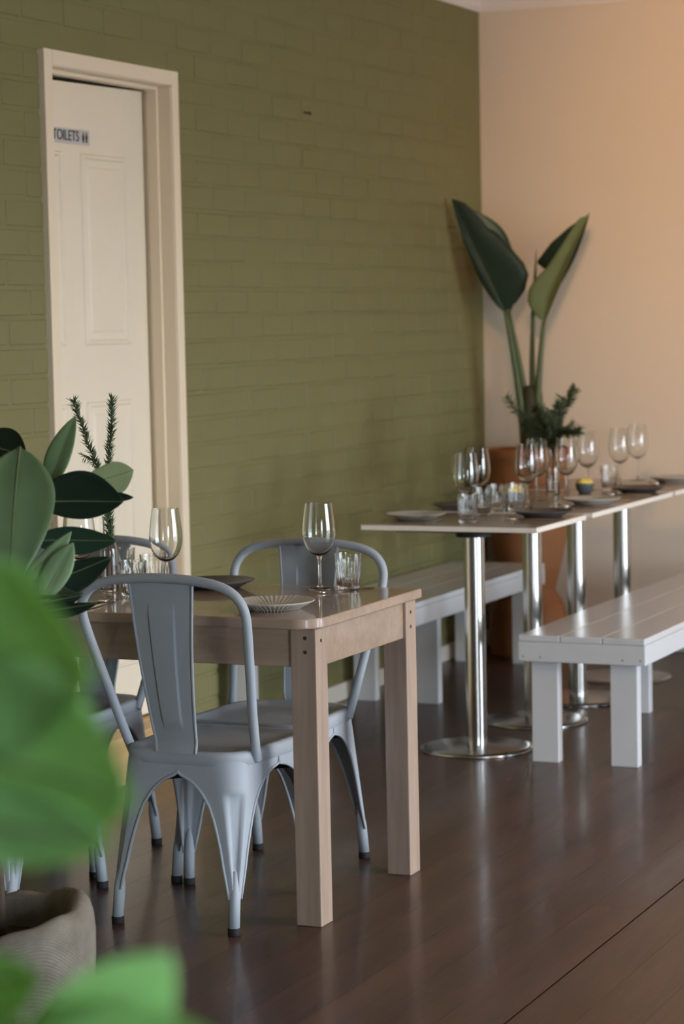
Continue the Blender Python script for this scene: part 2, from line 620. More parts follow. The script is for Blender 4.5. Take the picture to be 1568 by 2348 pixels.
# ceiling with plaster cornice
ce = MB().box(XR - 0.1, XB + 0.3, YR - 0.1, YG + 0.3, ZC + 0.075, ZC + 0.2).build('ceiling', M['ceiling'])
tag(ce, kind='structure')
def cove(along):
    pts = [(0.0, ZC - 0.012), (0.006, ZC - 0.012), (0.006, ZC)]
    for i in range(9):
        a = math.pi / 2 * i / 8
        pts.append((0.012 + 0.07 * (1 - math.cos(a)), ZC + 0.002 + 0.066 * math.sin(a)))
    pts += [(0.095, ZC + 0.068), (0.095, ZC + 0.078), (0.0, ZC + 0.078)]
    mb = MB()
    if along == 'x':
        A = [(XR, YG - d_, z_) for d_, z_ in pts]
        B = [(XB - d_, YG - d_, z_) for d_, z_ in pts]
    else:
        A = [(XB - d_, YG - d_, z_) for d_, z_ in pts]
        B = [(XB - d_, YR, z_) for d_, z_ in pts]
    n_ = len(pts)
    mb.add(A + B, [(i, (i + 1) % n_, n_ + (i + 1) % n_, n_ + i) for i in range(n_)] + [tuple(range(n_)), tuple(range(2 * n_ - 1, n_ - 1, -1))])
    return mb
tag(cove('x').build('trim_1', M['ceiling'], fix=True), kind='structure')
tag(cove('y').build('trim_2', M['ceiling'], fix=True), kind='structure')

# street side with three tall openings, rear wall with one
wr = MB()
xs = [XR - 0.1] + [q for o_ in OPENINGS for q in o_] + [XB + 0.1]
for i in range(0, len(xs), 2):
    wr.box(xs[i], xs[i + 1], YR - 0.2, YR, 0, ZC + 0.1)
for a, b in OPENINGS:
    wr.box(a, b, YR - 0.2, YR, OZ1, ZC + 0.1)
wall_right = wr.build('wall_right', M['plain'])
tag(wall_right, kind='structure')
for i, (a, b) in enumerate(OPENINGS):
    f = MB()
    for (p0, p1) in ((a, a + 0.06), (b - 0.06, b), ((a + b) / 2 - 0.035, (a + b) / 2 + 0.035)):
        f.box(p0, p1, YR - 0.13, YR - 0.06, 0.0, OZ1, 0.004)
    f.box(a + 0.06, (a + b) / 2 - 0.035, YR - 0.13, YR - 0.06, OZ1 - 0.07, OZ1, 0.004)
    f.box((a + b) / 2 + 0.035, b - 0.06, YR - 0.13, YR - 0.06, OZ1 - 0.07, OZ1, 0.004)
    tag(f.build('window_%d' % (i + 1), M['frame']), kind='structure')
rw = MB().box(XR - 0.2, XR, YR - 0.1, YG + 0.1, 0, ZC + 0.1)
tag(rw.build('wall_front', M['plain']), kind='structure')
tag(MB().box(-30, 40, -45, YR - 0.2, -0.3, -0.14).build('ground', M['paving']), kind='structure')
tag(MB().box(-2.0, 10.0, YR - 1.4, YR - 0.2, 2.55, 2.62).build('unseen_verandah', M['roof']), kind='structure')  # unseen verandah roof, added outside to hold the daylight low

# unseen box added behind the door to shut out sky light
lb = MB()
lb.box(DX0 - 0.4, DX1 + 0.4, YG + 1.2, YG + 1.3, 0, ZC)
lb.box(DX0 - 0.5, DX0 - 0.4, YG + wt, YG + 1.3, 0, ZC)
lb.box(DX1 + 0.4, DX1 + 0.5, YG + wt, YG + 1.3, 0, ZC)
lb.box(DX0 - 0.5, DX1 + 0.5, YG + wt, YG + 1.3, ZC, ZC + 0.1)
lb.box(DX0 - 0.5, DX1 + 0.5, YG + wt, YG + 1.3, -0.1, 0.13)
tag(lb.build('wall_leak_box', M['plain']), kind='structure')
# baseboards
tag(MB().box(DX1 + 0.05, XB - 0.016, YG - 0.016, YG + 0.004, 0.001, 0.068, 0.003).build('baseboard_left', M['base']), kind='structure')
tag(MB().box(XB - 0.016, XB + 0.004, YR + 0.02, YG - 0.001, 0.001, 0.068, 0.003).build('baseboard_back', M['base']), kind='structure')

# door, frame, step
frm = MB()
fy = YG - 0.022
frm.box(DX0 - 0.046, DX0, fy, YG + 0.004, 0.0, DZ1 + 0.046, 0.003)
door_frame = frm.build('trim_4', M['cream'])
tag(door_frame, kind='structure')
MB().box(DX1, DX1 + 0.046, fy, YG + 0.004, 0.0, DZ1 + 0.046, 0.003).build('architrave', M['cream'], door_frame)
MB().box(DX0 + 0.0005, DX1 - 0.0005, fy, YG + 0.004, DZ1, DZ1 + 0.046, 0.003).build('architrave', M['cream'], door_frame)
# jambs with their door stops
MB().box(DX1 - 0.002, DX1 + 0.02, YG - 0.016, YG + 0.16, DZ0, DZ1, 0.001).box(DX1 - 0.014, DX1 - 0.002, YG + 0.030, YG + 0.068, DZ0, DZ1 - 0.002, 0.002).build('jamb', M['cream'], door_frame)
MB().box(DX0 - 0.02, DX0 + 0.002, YG - 0.016, YG + 0.16, DZ0, DZ1, 0.001).box(DX0 + 0.002, DX0 + 0.014, YG + 0.030, YG + 0.068, DZ0, DZ1 - 0.002, 0.002).build('jamb', M['cream'], door_frame)
MB().box(DX0 + 0.0025, DX1 - 0.0025, YG - 0.016, YG + 0.16, DZ1 - 0.002, DZ1 + 0.02, 0.001).box(DX0 + 0.0145, DX1 - 0.0145, YG + 0.030, YG + 0.068, DZ1 - 0.014, DZ1 - 0.002, 0.002).build('head_jamb', M['cream'], door_frame)
DY = YG + 0.086
def dz_top(x):
    return 2.206 - 0.010 * (6.92 - x) / 0.74
dm = MB()
dm.add([(DX0 + 0.006, DY, DZ0 + 0.01), (DX1 - 0.006, DY, DZ0 + 0.01), (DX1 - 0.006, DY, dz_top(6.92)), (DX0 + 0.006, DY, dz_top(6.18)),
        (DX0 + 0.006, DY + 0.036, DZ0 + 0.01), (DX1 - 0.006, DY + 0.036, DZ0 + 0.01), (DX1 - 0.006, DY + 0.036, dz_top(6.92)), (DX0 + 0.006, DY + 0.036, dz_top(6.18))],
       [(0, 1, 2, 3), (7, 6, 5, 4), (0, 4, 5, 1), (1, 5, 6, 2), (2, 6, 7, 3), (3, 7, 4, 0)])
door = dm.build('door_1', M['door'])
tag(door, kind='structure')
def panel(x0, x1, z0, z1):
    mb = MB()
    # moulding ring, recess and raised field
    rings = [(0.0, 0.0), (0.004, -0.005), (0.013, -0.006), (0.020, 0.003), (0.030, 0.004), (0.046, -0.003), (0.050, -0.0035)]
    vs_ = []
    for ins, up in rings:
        vs_ += [(x0 + ins, DY + up - 0.0005, z0 + ins), (x1 - ins, DY + up - 0.0005, z0 + ins), (x1 - ins, DY + up - 0.0005, z1 - ins), (x0 + ins, DY + up - 0.0005, z1 - ins)]
    fs = []
    for i in range(len(rings) - 1):
        for k in range(4):
            fs.append((i * 4 + k, i * 4 + (k + 1) % 4, i * 4 + 4 + (k + 1) % 4, i * 4 + 4 + k))
    q = (len(rings) - 1) * 4
    fs.append((q, q + 1, q + 2, q + 3))
    mb.add(vs_, fs)
    return mb.build('panel', M['door'], door)
for (xa, xb) in ((6.215, 6.392), (6.505, 6.795)):
    panel(xa, xb, 1.385, 1.985)
    panel(xa, xb, 0.34, 1.207)
# door sign
sg = thing('door_sign', (6.446, DY - 0.0005, 2.0335), 'silver TOILETS sign with two figures on the cream door', 'sign')
MB().box(-0.118, 0.118, -0.003, 0, -0.0235, 0.0235, 0.0008).build('plate', M['sign'], sg)
tcu = bpy.data.curves.new('lettering', 'FONT')
tcu.body = 'TOILETS'
tcu.size = 0.046
tcu.align_x = 'CENTER'
tcu.align_y = 'CENTER'
tcu.extrude = 0.0006
tob = bpy.data.objects.new('lettering_src', tcu)
COL.objects.link(tob)
bpy.context.view_layer.update()
dg = bpy.context.evaluated_depsgraph_get()
tme = bpy.data.meshes.new_from_object(tob.evaluated_get(dg))
bpy.data.objects.remove(tob)
tme.materials.clear()
tme.materials.append(M['ink'])
let = put('lettering', tme, sg, (-0.028, -0.0038, 0.0), (math.radians(90), 0, 0))
wlet = max(v.co.x for v in tme.vertices) - min(v.co.x for v in tme.vertices)
let.scale = (0.158 / wlet, 1.0, 1.0)
for k, xx in enumerate((0.078, 0.098)):
    ic = MB()
    ic.box(xx - 0.0055, xx + 0.0055, -0.0040, -0.0032, -0.005, 0.008)
    ic.box(xx - 0.004, xx - 0.0008, -0.0040, -0.0032, -0.016, -0.005)
    ic.box(xx + 0.0008, xx + 0.004, -0.0040, -0.0032, -0.016, -0.005)
    if k == 0:
        ic.add([(xx - 0.009, -0.0041, -0.007), (xx + 0.009, -0.0041, -0.007), (xx + 0.003, -0.0041, 0.006), (xx - 0.003, -0.0041, 0.006)], [(0, 1, 2, 3)])
    pts = [(xx + 0.0036 * math.cos(t * math.pi / 6), -0.0041, 0.0125 + 0.0036 * math.sin(t * math.pi / 6)) for t in range(12)]
    ic.add(pts, [tuple(range(12))])
    ic.build('figure', M['ink'], sg)
# timber door sill
sill = MB().box(DX0 - 0.04, DX1 + 0.04, YG - 0.030, YG - 0.0225, 0.001, 0.133, 0.001).build('door_sill', M['pine'])
tag(sill, 'golden pine step under the cream door', 'step')
MB().box(DX0 + 0.0005, DX1 - 0.0005, YG - 0.036, YG + 0.045, 0.134, 0.1545, 0.003).build('tread', M['pine'], sill)
MB().box(DX0 + 0.0005, DX1 - 0.0005, YG + 0.0455, YG + 0.16, 0.137, 0.157, 0.002).build('tread', M['pine'], sill)

# ------------------------------------------------------------------ timber dining table
TX0, TX1, TY0, TY1, TZ = 5.058, 5.727, 2.342, 3.66, 0.7456
dt = thing('dining_table', (5.39, 3.0, 0), 'pale brown timber dining table with square legs beside the door', 'table')
def rel(o, mb):
    mb.v = [(a - o.location.x, b - o.location.y, c - o.location.z) for a, b, c in mb.v]
    return mb
ol = []
R1 = 0.075
for k in range(25):
    a = math.pi + math.pi / 2 * k / 24
    ol.append((TX0 + R1 + R1 * math.cos(a), TY0 + R1 + R1 * math.sin(a)))
ol += [(TX0 + 0.30, TY0 + 0.001), (TX0 + 0.5, TY0 + 0.003), (TX1, TY0 + 0.004), (TX1, TY1), (TX0, TY1)]
rel(dt, MB().prism(ol, TZ - 0.026, TZ, 0.004)).build('table_top', M['table'], dt)
LS = 0.0666
legs = []
for (lx, ly) in ((5.0797, 2.3542), (5.6391, 2.3542), (5.0797, 3.58), (5.6391, 3.58)):
    lg = rel(dt, MB().box(lx, lx + LS, ly, ly + LS, 0.0, TZ - 0.0265, 0.003)).build('leg', M['tableleg'], dt)
    legs.append((lg, lx, ly))
rel(dt, MB().box(5.092, 5.114, 2.4215, 3.5793, 0.625, TZ - 0.0265, 0.002)).build('apron', M['table'], dt)
rel(dt, MB().box(5.672, 5.694, 2.4215, 3.5793, 0.625, TZ - 0.0265, 0.002)).build('apron', M['table'], dt)
rel(dt, MB().box(5.147, 5.6386, 2.362, 2.384, 0.625, TZ - 0.0265, 0.002)).build('apron', M['table'], dt)
rel(dt, MB().box(5.147, 5.6386, 3.60, 3.622, 0.625, TZ - 0.0265, 0.002)).build('apron', M['table'], dt)
def plug(parent, c, axis):
    mb = MB()
    pts, n_ = [], 10
    for k in range(n_):
        a = 2 * math.pi * k / n_
        pts.append((0.0048 * math.cos(a), 0.0048 * math.sin(a)))
    if axis == 'x':
        A = [(-0.0008, p_[0], p_[1]) for p_ in pts]
        B = [(0.004, p_[0], p_[1]) for p_ in pts]
    else:
        A = [(p_[0], -0.0008, p_[1]) for p_ in pts]
        B = [(p_[0], 0.004, p_[1]) for p_ in pts]
    mb.add(A + B, [tuple(range(n_))] + [(i, n_ + i, n_ + (i + 1) % n_, (i + 1) % n_) for i in range(n_)])
    mb.build('plug', M['plug'], parent, V(*c) - dt.location, None, fix=True)
for lg, lx, ly in legs[:2]:
    plug(lg, (lx, ly + 0.028, 0.698), 'x')
    plug(lg, (lx, ly + 0.028, 0.664), 'x')
    plug(lg, (lx + LS * 0.45, ly, 0.690), 'y')
    if lx > 5.3:
        plug(lg, (lx + LS * 0.45, ly, 0.652), 'y')

# ------------------------------------------------------------------ steel chairs
def lerp(a, b, t):
    return a + (b - a) * t
def interp(tab, x):
    for (x0, y0_), (x1, y1_) in zip(tab[:-1], tab[1:]):
        if x <= x1:
            t = max(0.0, (x - x0) / (x1 - x0))
            t = t * t * (3 - 2 * t) if False else t
            return y0_ + (y1_ - y0_) * t
    return tab[-1][1]
SEAT_Z = 0.425
# chair faces +x; sharp corners of the seat and the feet
CORN = {'rl': (V(-0.185, 0.165, 0), V(-0.232, 0.172, 0), 0.085), 'rr': (V(-0.185, -0.165, 0), V(-0.232, -0.172, 0), 0.085),
        'fl': (V(0.185, 0.185, 0), V(0.205, 0.205, 0), 0.055), 'fr': (V(0.185, -0.185, 0), V(0.205, -0.205, 0), 0.055)}
NEI = {'rl': ('fl', 'rr'), 'rr': ('rl', 'fr'), 'fr': ('rr', 'fl'), 'fl': ('fr', 'rl')}
FL = [(0.09, 0.021), (0.14, 0.034), (0.20, 0.046), (0.26, 0.062), (0.30, 0.078), (0.33, 0.098), (0.35, 0.118), (0.365, 0.142), (0.375, 0.17), (0.381, 0.5)]

def corner_curve(C, eA, eB, r, fa, fb, na=5):
    """from flange end A round the corner to flange end B (lengths measured from the sharp corner)"""
    pts = []
    fa = max(fa, r * 1.02)
    fb = max(fb, r * 1.02)
    pa, pb = C + eA * r, C + eB * r
    for k in range(4):
        pts.append(C + eA * lerp(fa, r, k / 4))
    for k in range(na * 2 + 1):
        t = k / (na * 2)
        pts.append((1 - t) ** 2 * pa + 2 * t * (1 - t) * (C * 0.94 + (pa + pb) * 0.03) + t ** 2 * pb)
    for k in range(1, 5):
        pts.append(C + eB * lerp(r, fb, k / 4))
    return pts

def chair_leg(key):
    Ct, Cf, r0 = CORN[key]
    a, b = NEI[key]
    eA = (CORN[a][0] - Ct)
    eB = (CORN[b][0] - Ct)
    hA, hB = eA.length / 2, eB.length / 2
    eA.normalize()
    eB.normalize()
    out = -(eA + eB).normalized()
    mb = MB()
    zs = [SEAT_Z - 0.004, 0.395, 0.381, 0.376, 0.370, 0.362, 0.352, 0.344, 0.335, 0.327, 0.318, 0.30, 0.27, 0.24, 0.20, 0.16, 0.12, 0.085]
    rows = []
    ea_, eb_ = [], []
    for z in zs:
        t = (SEAT_Z - z) / SEAT_Z
        C = Ct.lerp(Cf, t ** 1.1)
        r = lerp(r0, 0.014, min(1, max(0, t) / 0.78) ** 0.8)
        w = interp(FL, z)
        fa, fb = min(w, hA), min(w, hB)
        pts = corner_curve(C, eA, eB, r, fa, fb)
        m = len(pts) // 2
        ch = 0.0
        if 0.10 < z < 0.335:
            ch = 0.011 * min(1, (0.335 - z) / 0.02, (z - 0.10) / 0.05)
        for k in range(len(pts)):
            pts[k] = pts[k] + V(0, 0, z)
            if abs(k - m) <= 2:
                pts[k] = pts[k] - out * ch * (1 if abs(k - m) <= 1 else 0.75)
        rows.append(pts)
        ea_.append(pts[0])
        eb_.append(pts[-1])
    mb.grid(rows)
    inner = [[p_ + out * -0.0022 for p_ in r_] for r_ in rows]
    mb.grid([list(reversed(r_)) for r_ in inner])
    # rolled edges along the arches
    for ed in (ea_[2:], eb_[2:]):
        mb.tube(ed, [0.0042] * (len(ed) - 2) + [0.0038, 0.003], 6)
    # round foot
    zt_ = 0.15
    C1 = Ct.lerp(Cf, ((SEAT_Z - zt_) / SEAT_Z) ** 1.1) - out * 0.0185
    C2 = Cf - out * 0.0175
    mb.tube([C1 + V(0, 0, zt_), C1.lerp(C2, 0.25) + V(0, 0, 0.118), C1.lerp(C2, 0.45) + V(0, 0, 0.090), C2 + V(0, 0, 0.016)], [0.004, 0.0105, 0.0140, 0.0138], 14)
    return mb, C2

def rounded_outline(inset=0.0, na=6):
    o = []
    for key in ('rl', 'fl', 'fr', 'rr'):
        Ct, Cf, r0 = CORN[key]
        prv = {'rl': 'rr', 'fl': 'rl', 'fr': 'fl', 'rr': 'fr'}[key]
        nxt = {'rl': 'fl', 'fl': 'fr', 'fr': 'rr', 'rr': 'rl'}[key]
        e1 = (CORN[prv][0] - Ct).normalized()
        e2 = (CORN[nxt][0] - Ct).normalized()
        C = Ct + (e1 + e2) * inset
        r = max(0.02, r0 - inset * 0.6)
        pa, pb = C + e1 * r, C + e2 * r
        for k in range(na * 2 + 1):
            t = k / (na * 2)
            o.append((1 - t) ** 2 * pa + 2 * t * (1 - t) * (C * 0.94 + (pa + pb) * 0.03) + t ** 2 * pb)
    return o

def build_chair(loc, rz, label):
    t = thing('metal_chair', loc, label, 'chair', 'grey steel chairs around the timber table', rz)
    # seat: rolled rim, then a shallow dish
    rims = [(-0.0022, SEAT_Z - 0.031), (-0.0034, SEAT_Z - 0.030), (-0.0030, SEAT_Z - 0.012), (-0.0022, SEAT_Z - 0.003), (0.003, SEAT_Z + 0.002), (0.010, SEAT_Z + 0.003), (0.022, SEAT_Z + 0.001), (0.030, SEAT_Z - 0.003), (0.07, SEAT_Z - 0.005), (0.10, SEAT_Z - 0.006)]
    rows = []
    for ins, z in rims:
        o = rounded_outline(ins)
        rows.append([p_ + V(0, 0, z) for p_ in o] + [o[0] + V(0, 0, z)])
    mb = MB()
    mb.grid([list(reversed(r_)) for r_ in rows])
    n_ = len(rows[-1]) - 1
    ctr = sum(rows[-1][:-1], V(0, 0, 0)) / n_
    mb.add(rows[-1][:-1] + [ctr], [((k + 1) % n_, k, n_) for k in range(n_)], True)
    low = [p_ - V(0, 0, 0.012) for p_ in rows[7][:-1]]
    mb.add(low + [ctr - V(0, 0, 0.012)], [(k, (k + 1) % n_, n_) for k in range(n_)])
    mb.build('seat', M['chair'], t, fix=False)
    for key in ('rl', 'rr', 'fl', 'fr'):
        lm, foot = chair_leg(key)
        lg = lm.build('leg', M['chair'], t)
        MB().lathe([(0, 0), (0.0145, 0), (0.0156, 0.003), (0.0156, 0.017), (0.0138, 0.0185)], 14, (foot.x, foot.y, 0.0)).build('foot_cap', M['rubber'], lg)
    # brace bars under the seat
    br = MB()
    br.tube([(-0.15, 0.12, 0.345), (0.15, -0.15, 0.345)], 0.007, 6)
    br.tube([(-0.15, -0.12, 0.358), (0.15, 0.15, 0.358)], 0.007, 6)
    br.build('brace', M['chair_dark'], t)
    # bent back tube
    half = [V(-0.105, 0.172, 0.402), V(-0.125, 0.178, 0.445), V(-0.158, 0.190, 0.53), V(-0.195, 0.206, 0.63), V(-0.228, 0.220, 0.72), V(-0.2415, 0.2245, 0.765),
            V(-0.247, 0.216, 0.797), V(-0.250, 0.194, 0.822), V(-0.252, 0.158, 0.838), V(-0.253, 0.105, 0.847), V(-0.254, 0.05, 0.851), V(-0.254, 0.0, 0.852)]
    path = half + [V(p_.x, -p_.y, p_.z) for p_ in reversed(half[:-1])]
    # smooth the path
    for _ in range(2):
        q = [path[0]]
        for i in range(len(path) - 1):
            q.append(path[i].lerp(path[i + 1], 0.25))
            q.append(path[i].lerp(path[i + 1], 0.75))
        q.append(path[-1])
        path = q
    bt = MB().tube(path, 0.0118, 12)
    bt.build('back_tube', M['chair'], t)
    # splat: tapered sheet with rolled edges and a pressed panel
    nz_ = 40
    rows = []
    for i in range(nz_ + 1):
        s = i / nz_
        z = lerp(0.424, 0.842, s)
        hw = lerp(0.053, 0.086, s)
        xx = lerp(-0.188, -0.252, s ** 0.9) - 0.010 * math.sin(math.pi * s)
        if s < 0.06:
            xx -= 0.010 * (1 - s / 0.06)
        r_ = []
        pw = hw * 0.43
        cols = [-hw, -hw * 0.8, -hw * 0.6, -pw - 0.0035, -pw - 0.001, -pw + 0.001, -pw + 0.0035, -pw * 0.4, 0.0]
        cols = cols + [-c_ for c_ in reversed(cols[:-1])]
        for y in cols:
            v = y / hw
            em = 0.0
            if abs(y) < pw:
                em = -0.0045 * min(1, max(0, (s - 0.15) / 0.03), max(0, (0.86 - s) / 0.03))
            r_.append(V(xx + em + 0.004 * v * v, y, z))
        rows.append(r_)
    sp = MB()
    sp.grid(rows)
    sp.grid([[p_ + V(0.0018, 0, 0) for p_ in reversed(r_)] for r_ in rows])
    for k in (0, -1):
        sp.tube([r_[k] for r_ in rows], 0.0040, 6)
    sp.build('splat', M['chair'], t)
    return t

ch1 = build_chair((5.168, 2.675, 0), math.radians(-1.5), 'grey metal chair with its back to the camera, nearest in front of the table')
c2 = copy_tree(ch1)
c2.location = (5.570, 2.712, 0)
c2.rotation_euler = (0, 0, math.radians(180))
c2['label'] = 'grey metal chair on the far side of the timber table, behind the fluted tumbler'
c3 = copy_tree(ch1)
c3.location = (5.535, 3.327, 0)
c3.rotation_euler = (0, 0, math.radians(181))
c3['label'] = 'grey metal chair at the far side of the table in front of the cream door'
c4 = copy_tree(ch1)
c4.location = (5.06, 3.245, 0)
c4.rotation_euler = (0, 0, math.radians(2))
c4['label'] = 'grey metal chair mostly hidden behind the leafy plant in the sack pot'

# ------------------------------------------------------------------ pedestal tables
CZ, CY0, CY1 = 0.7737, 2.5354, 3.1495
CT = [(7.1706, 7.675, 7.409, 'pedestal table at the near end of the row, a wide pale plate on its corner'),
      (7.745, 8.2295, 7.985, 'second pedestal table from the near end of the row, two tumblers in front'),
      (8.2305, 8.717, 8.482, 'third pedestal table from the near end of the row, carrying the vase of herbs'),
      (8.760, 9.352, 9.053, 'farthest pedestal table of the row, next to the beige wall')]
for i, (xa, xb, xp, lab) in enumerate(CT):
    cyc = (CY0 + CY1) / 2
    t = thing('pedestal_table', (xp, cyc, 0), lab, 'table', 'pedestal tables in a row between the benches')
    top = MB().box(xa - xp, xb - xp, CY0 - cyc, CY1 - cyc, CZ - 0.019, CZ, 0.0015)
    for k, f in enumerate(top.f):
        zz = [top.v[q][2] for q in f]
        if max(zz) - min(zz) > 0.005:
            top.mi[k] = 1
    top.build('table_top', [M['ctop'], M['cedge']], t)
    MB().box(-0.20, 0.20, -0.20, 0.20, CZ - 0.026, CZ - 0.0195, 0.002).lathe([(0.06, CZ - 0.055), (0.06, CZ - 0.026), (0, CZ - 0.026)], 24).build('mounting_plate', M['iron'], t)
    MB().lathe([(0.0345, 0.016), (0.0345, CZ - 0.0265)], 36).build('column', M['steel'], t)
    MB().lathe([(0.0, 0.0), (0.190, 0.0), (0.1915, 0.003), (0.190, 0.0075), (0.17, 0.0115), (0.06, 0.0155), (0.045, 0.017), (0, 0.017)], 72).build('base', M['steel_base'], t)

# ------------------------------------------------------------------ benches
def bench(name, x0, x1, y0, y1, legx, label):
    H, T = 0.419, 0.021
    t = thing(name, ((x0 + x1) / 2, (y0 + y1) / 2, 0), label, 'bench', 'white slatted benches')
    def R(mb):
        return rel(t, mb)
    w = (y1 - y0) / 3
    for k in range(3):
        R(MB().box(x0, x1, y0 + k * w + 0.0012, y0 + (k + 1) * w - 0.0012, H - T, H, 0.0025)).build('seat_board', M['white'], t)
    ends = []
    for k, xx in enumerate((x0, x1 - 0.021)):
        e_ = R(MB().box(xx, xx + 0.021, y0, y1, H - 0.086, H - T - 0.0006, 0.002)).build('end_board', M['white'], t)
        if k == 0:
            for yy in (y0 + 0.016, y0 + 0.075, y1 - 0.075, y1 - 0.016):
                R(MB().tube([(xx - 0.0006, yy, H - 0.070), (xx + 0.003, yy, H - 0.070)], 0.003, 8)).build('screw', M['screw'], e_)
    for yy in (y0, y1 - 0.021):
        R(MB().box(x0 + 0.0215, x1 - 0.0215, yy, yy + 0.021, H - 0.086, H - T - 0.0006, 0.002)).build('side_board', M['white'], t)
    for lx in legx:
        for ly in (y0 + 0.035, y1 - 0.035 - 0.09):
            R(MB().box(lx, lx + 0.042, ly, ly + 0.09, 0.0, H - T - 0.0008, 0.002)).build('leg', M['white'], t)
    return t
bench('bench', 7.22, 9.42, 2.195, 2.622, (7.2455, 8.258, 9.352), 'white painted bench on the near side of the pedestal tables')
bench('bench', 7.15, 9.35, 3.272, 3.688, (7.175, 8.222, 9.282), 'white painted bench along the green wall behind the pedestal tables')

# ------------------------------------------------------------------ table ware
def solid_of(outer, inner):
    """closed profile of a vessel wall"""
    return outer + list(reversed(inner))
WG_OUT = [(0.0, 0.0875), (0.010, 0.0885), (0.022, 0.0945), (0.0335, 0.108), (0.0405, 0.125), (0.0437, 0.146), (0.0428, 0.165), (0.0400, 0.190), (0.0368, 0.212), (0.0348, 0.2265)]
WG_IN = [(0.0, 0.0915), (0.009, 0.0920), (0.021, 0.0970), (0.0324, 0.1095), (0.0394, 0.126), (0.0426, 0.146), (0.0417, 0.165), (0.0389, 0.190), (0.0358, 0.212), (0.0339, 0.2263)]
def smooth_prof(p, it=1):
    for _ in range(it):
        q = [p[0]]
        for a, b in zip(p[:-1], p[1:]):
            q.append((a[0] * 0.75 + b[0] * 0.25, a[1] * 0.75 + b[1] * 0.25))
            q.append((a[0] * 0.25 + b[0] * 0.75, a[1] * 0.25 + b[1] * 0.75))
        q.append(p[-1])
        p = q
    return p
def wine_glass(label, group):
    t = thing('wine_glass', (0, 0, 0), label, 'wine glass', group)
    MB().lathe(tighten(solid_of(smooth_prof(WG_OUT), smooth_prof(WG_IN)), 0.0004), 48).build('bowl', M['glass'], t)
    MB().lathe(tighten([(0, 0.0052), (0.0075, 0.0056), (0.0048, 0.012), (0.0040, 0.03), (0.0040, 0.06), (0.0050, 0.078), (0.0085, 0.0868), (0, 0.0872)]), 20).build('stem', M['glass'], t)
    MB().lathe(tighten([(0, 0.0006), (0.034, 0.0006), (0.0358, 0.0014), (0.034, 0.0024), (0.020, 0.0036), (0.008, 0.005), (0, 0.005)], 0.0003), 48).build('foot', M['glass'], t)
    return t
WGS = [((5.650, 2.602, TZ), 'wine glass in front of the far chair, beside the fluted tumbler', 'd'),
       ((5.424, 2.936, TZ), 'wine glass in front of the cream door frame on the timber table', 'd'),
       ((5.410, 3.188, TZ), 'wine glass half hidden behind the plant leaves on the timber table', 'd'),
       ((7.368, 2.852, CZ), 'wine glass behind the nearest tumbler on the pedestal tables', 'c'),
       ((7.640, 2.912, CZ), 'second wine glass from the left on the pedestal tables', 'c'),
       ((7.885, 2.822, CZ), 'wine glass just right of the yellow-tinted tumbler', 'c'),
       ((8.235, 2.908, CZ), 'wine glass directly left of the herb vase', 'c'),
       ((8.312, 2.820, CZ), 'wine glass between the herb vase and the yellow bowl, in front', 'c'),
       ((8.735, 2.878, CZ), 'wine glass rising behind the bowl with the yellow mound', 'c'),
       ((9.000, 2.832, CZ), 'second wine glass from the right on the pedestal tables', 'c'),
       ((9.300, 2.850, CZ), 'rightmost wine glass, against the beige wall', 'c')]
GN = {'d': 'wine glasses on the timber table', 'c': 'wine glasses on the pedestal tables'}
w0 = wine_glass(WGS[0][1], GN['d'])
for i, (loc, lab, g_) in enumerate(WGS):
    o = w0 if i == 0 else copy_tree(w0)
    o.location = (loc[0], loc[1], loc[2] + 0.0003)
    o['label'] = lab
    o['group'] = GN[g_]

def flute(r, z, a):
    k = 0.0011 * math.cos(a * 20) if 0.008 < z < 0.083 and r > 0.026 else 0.0
    return r + k, z
def tumbler(label, group):
    t = MB()
    outp = [(0, 0), (0.0255, 0.0), (0.0275, 0.002), (0.0285, 0.012), (0.0305, 0.035), (0.0335, 0.065), (0.0350, 0.084), (0.0358, 0.0965)]
    inp = [(0, 0.010), (0.023, 0.0105), (0.0258, 0.014), (0.0283, 0.035), (0.0312, 0.065), (0.0330, 0.084), (0.0341, 0.0963)]
    t.lathe(tighten(outp + list(reversed(inp))), 120, flute=flute)
    o = t.build('tumbler', M['glass'])
    return tag(o, label, 'tumbler', group)
TUS = [((5.650, 2.520, TZ), 'fluted glass tumbler beside the wine glass at the table end', 'd'),
       ((5.345, 2.992, TZ), 'nearest of the fluted tumblers left of the wine glass by the door frame', 'd'),
       ((5.505, 3.020, TZ), 'fluted tumbler standing behind the wine glass by the door frame', 'd'),
       ((5.640, 3.190, TZ), 'fluted tumbler farthest back on the timber table, in front of a chair back', 'd'),
       ((7.278, 2.812, CZ), 'leftmost tumbler on the pedestal tables, nearest to the camera', 'c'),
       ((7.714, 2.872, CZ), 'tumbler standing right of the first two wine glasses', 'c'),
       ((7.555, 2.866, CZ), 'tumbler directly behind the leftmost tumbler on the pedestal tables', 'c'),
       ((7.785, 2.826, CZ), 'tumbler showing yellow through its side', 'c'),
       ((8.728, 2.788, CZ), 'tumbler right of the bowl with the yellow mound', 'c')]
GT = {'d': 'fluted tumblers on the timber table', 'c': 'tumblers on the pedestal tables'}
t0_ = tumbler(TUS[0][1], GT['d'])
for i, (loc, lab, g_) in enumerate(TUS):
    o = t0_ if i == 0 else copy_tree(t0_)
    o.location = (loc[0], loc[1], loc[2] + 0.0003)
    o['label'] = lab
    o['group'] = GT[g_]

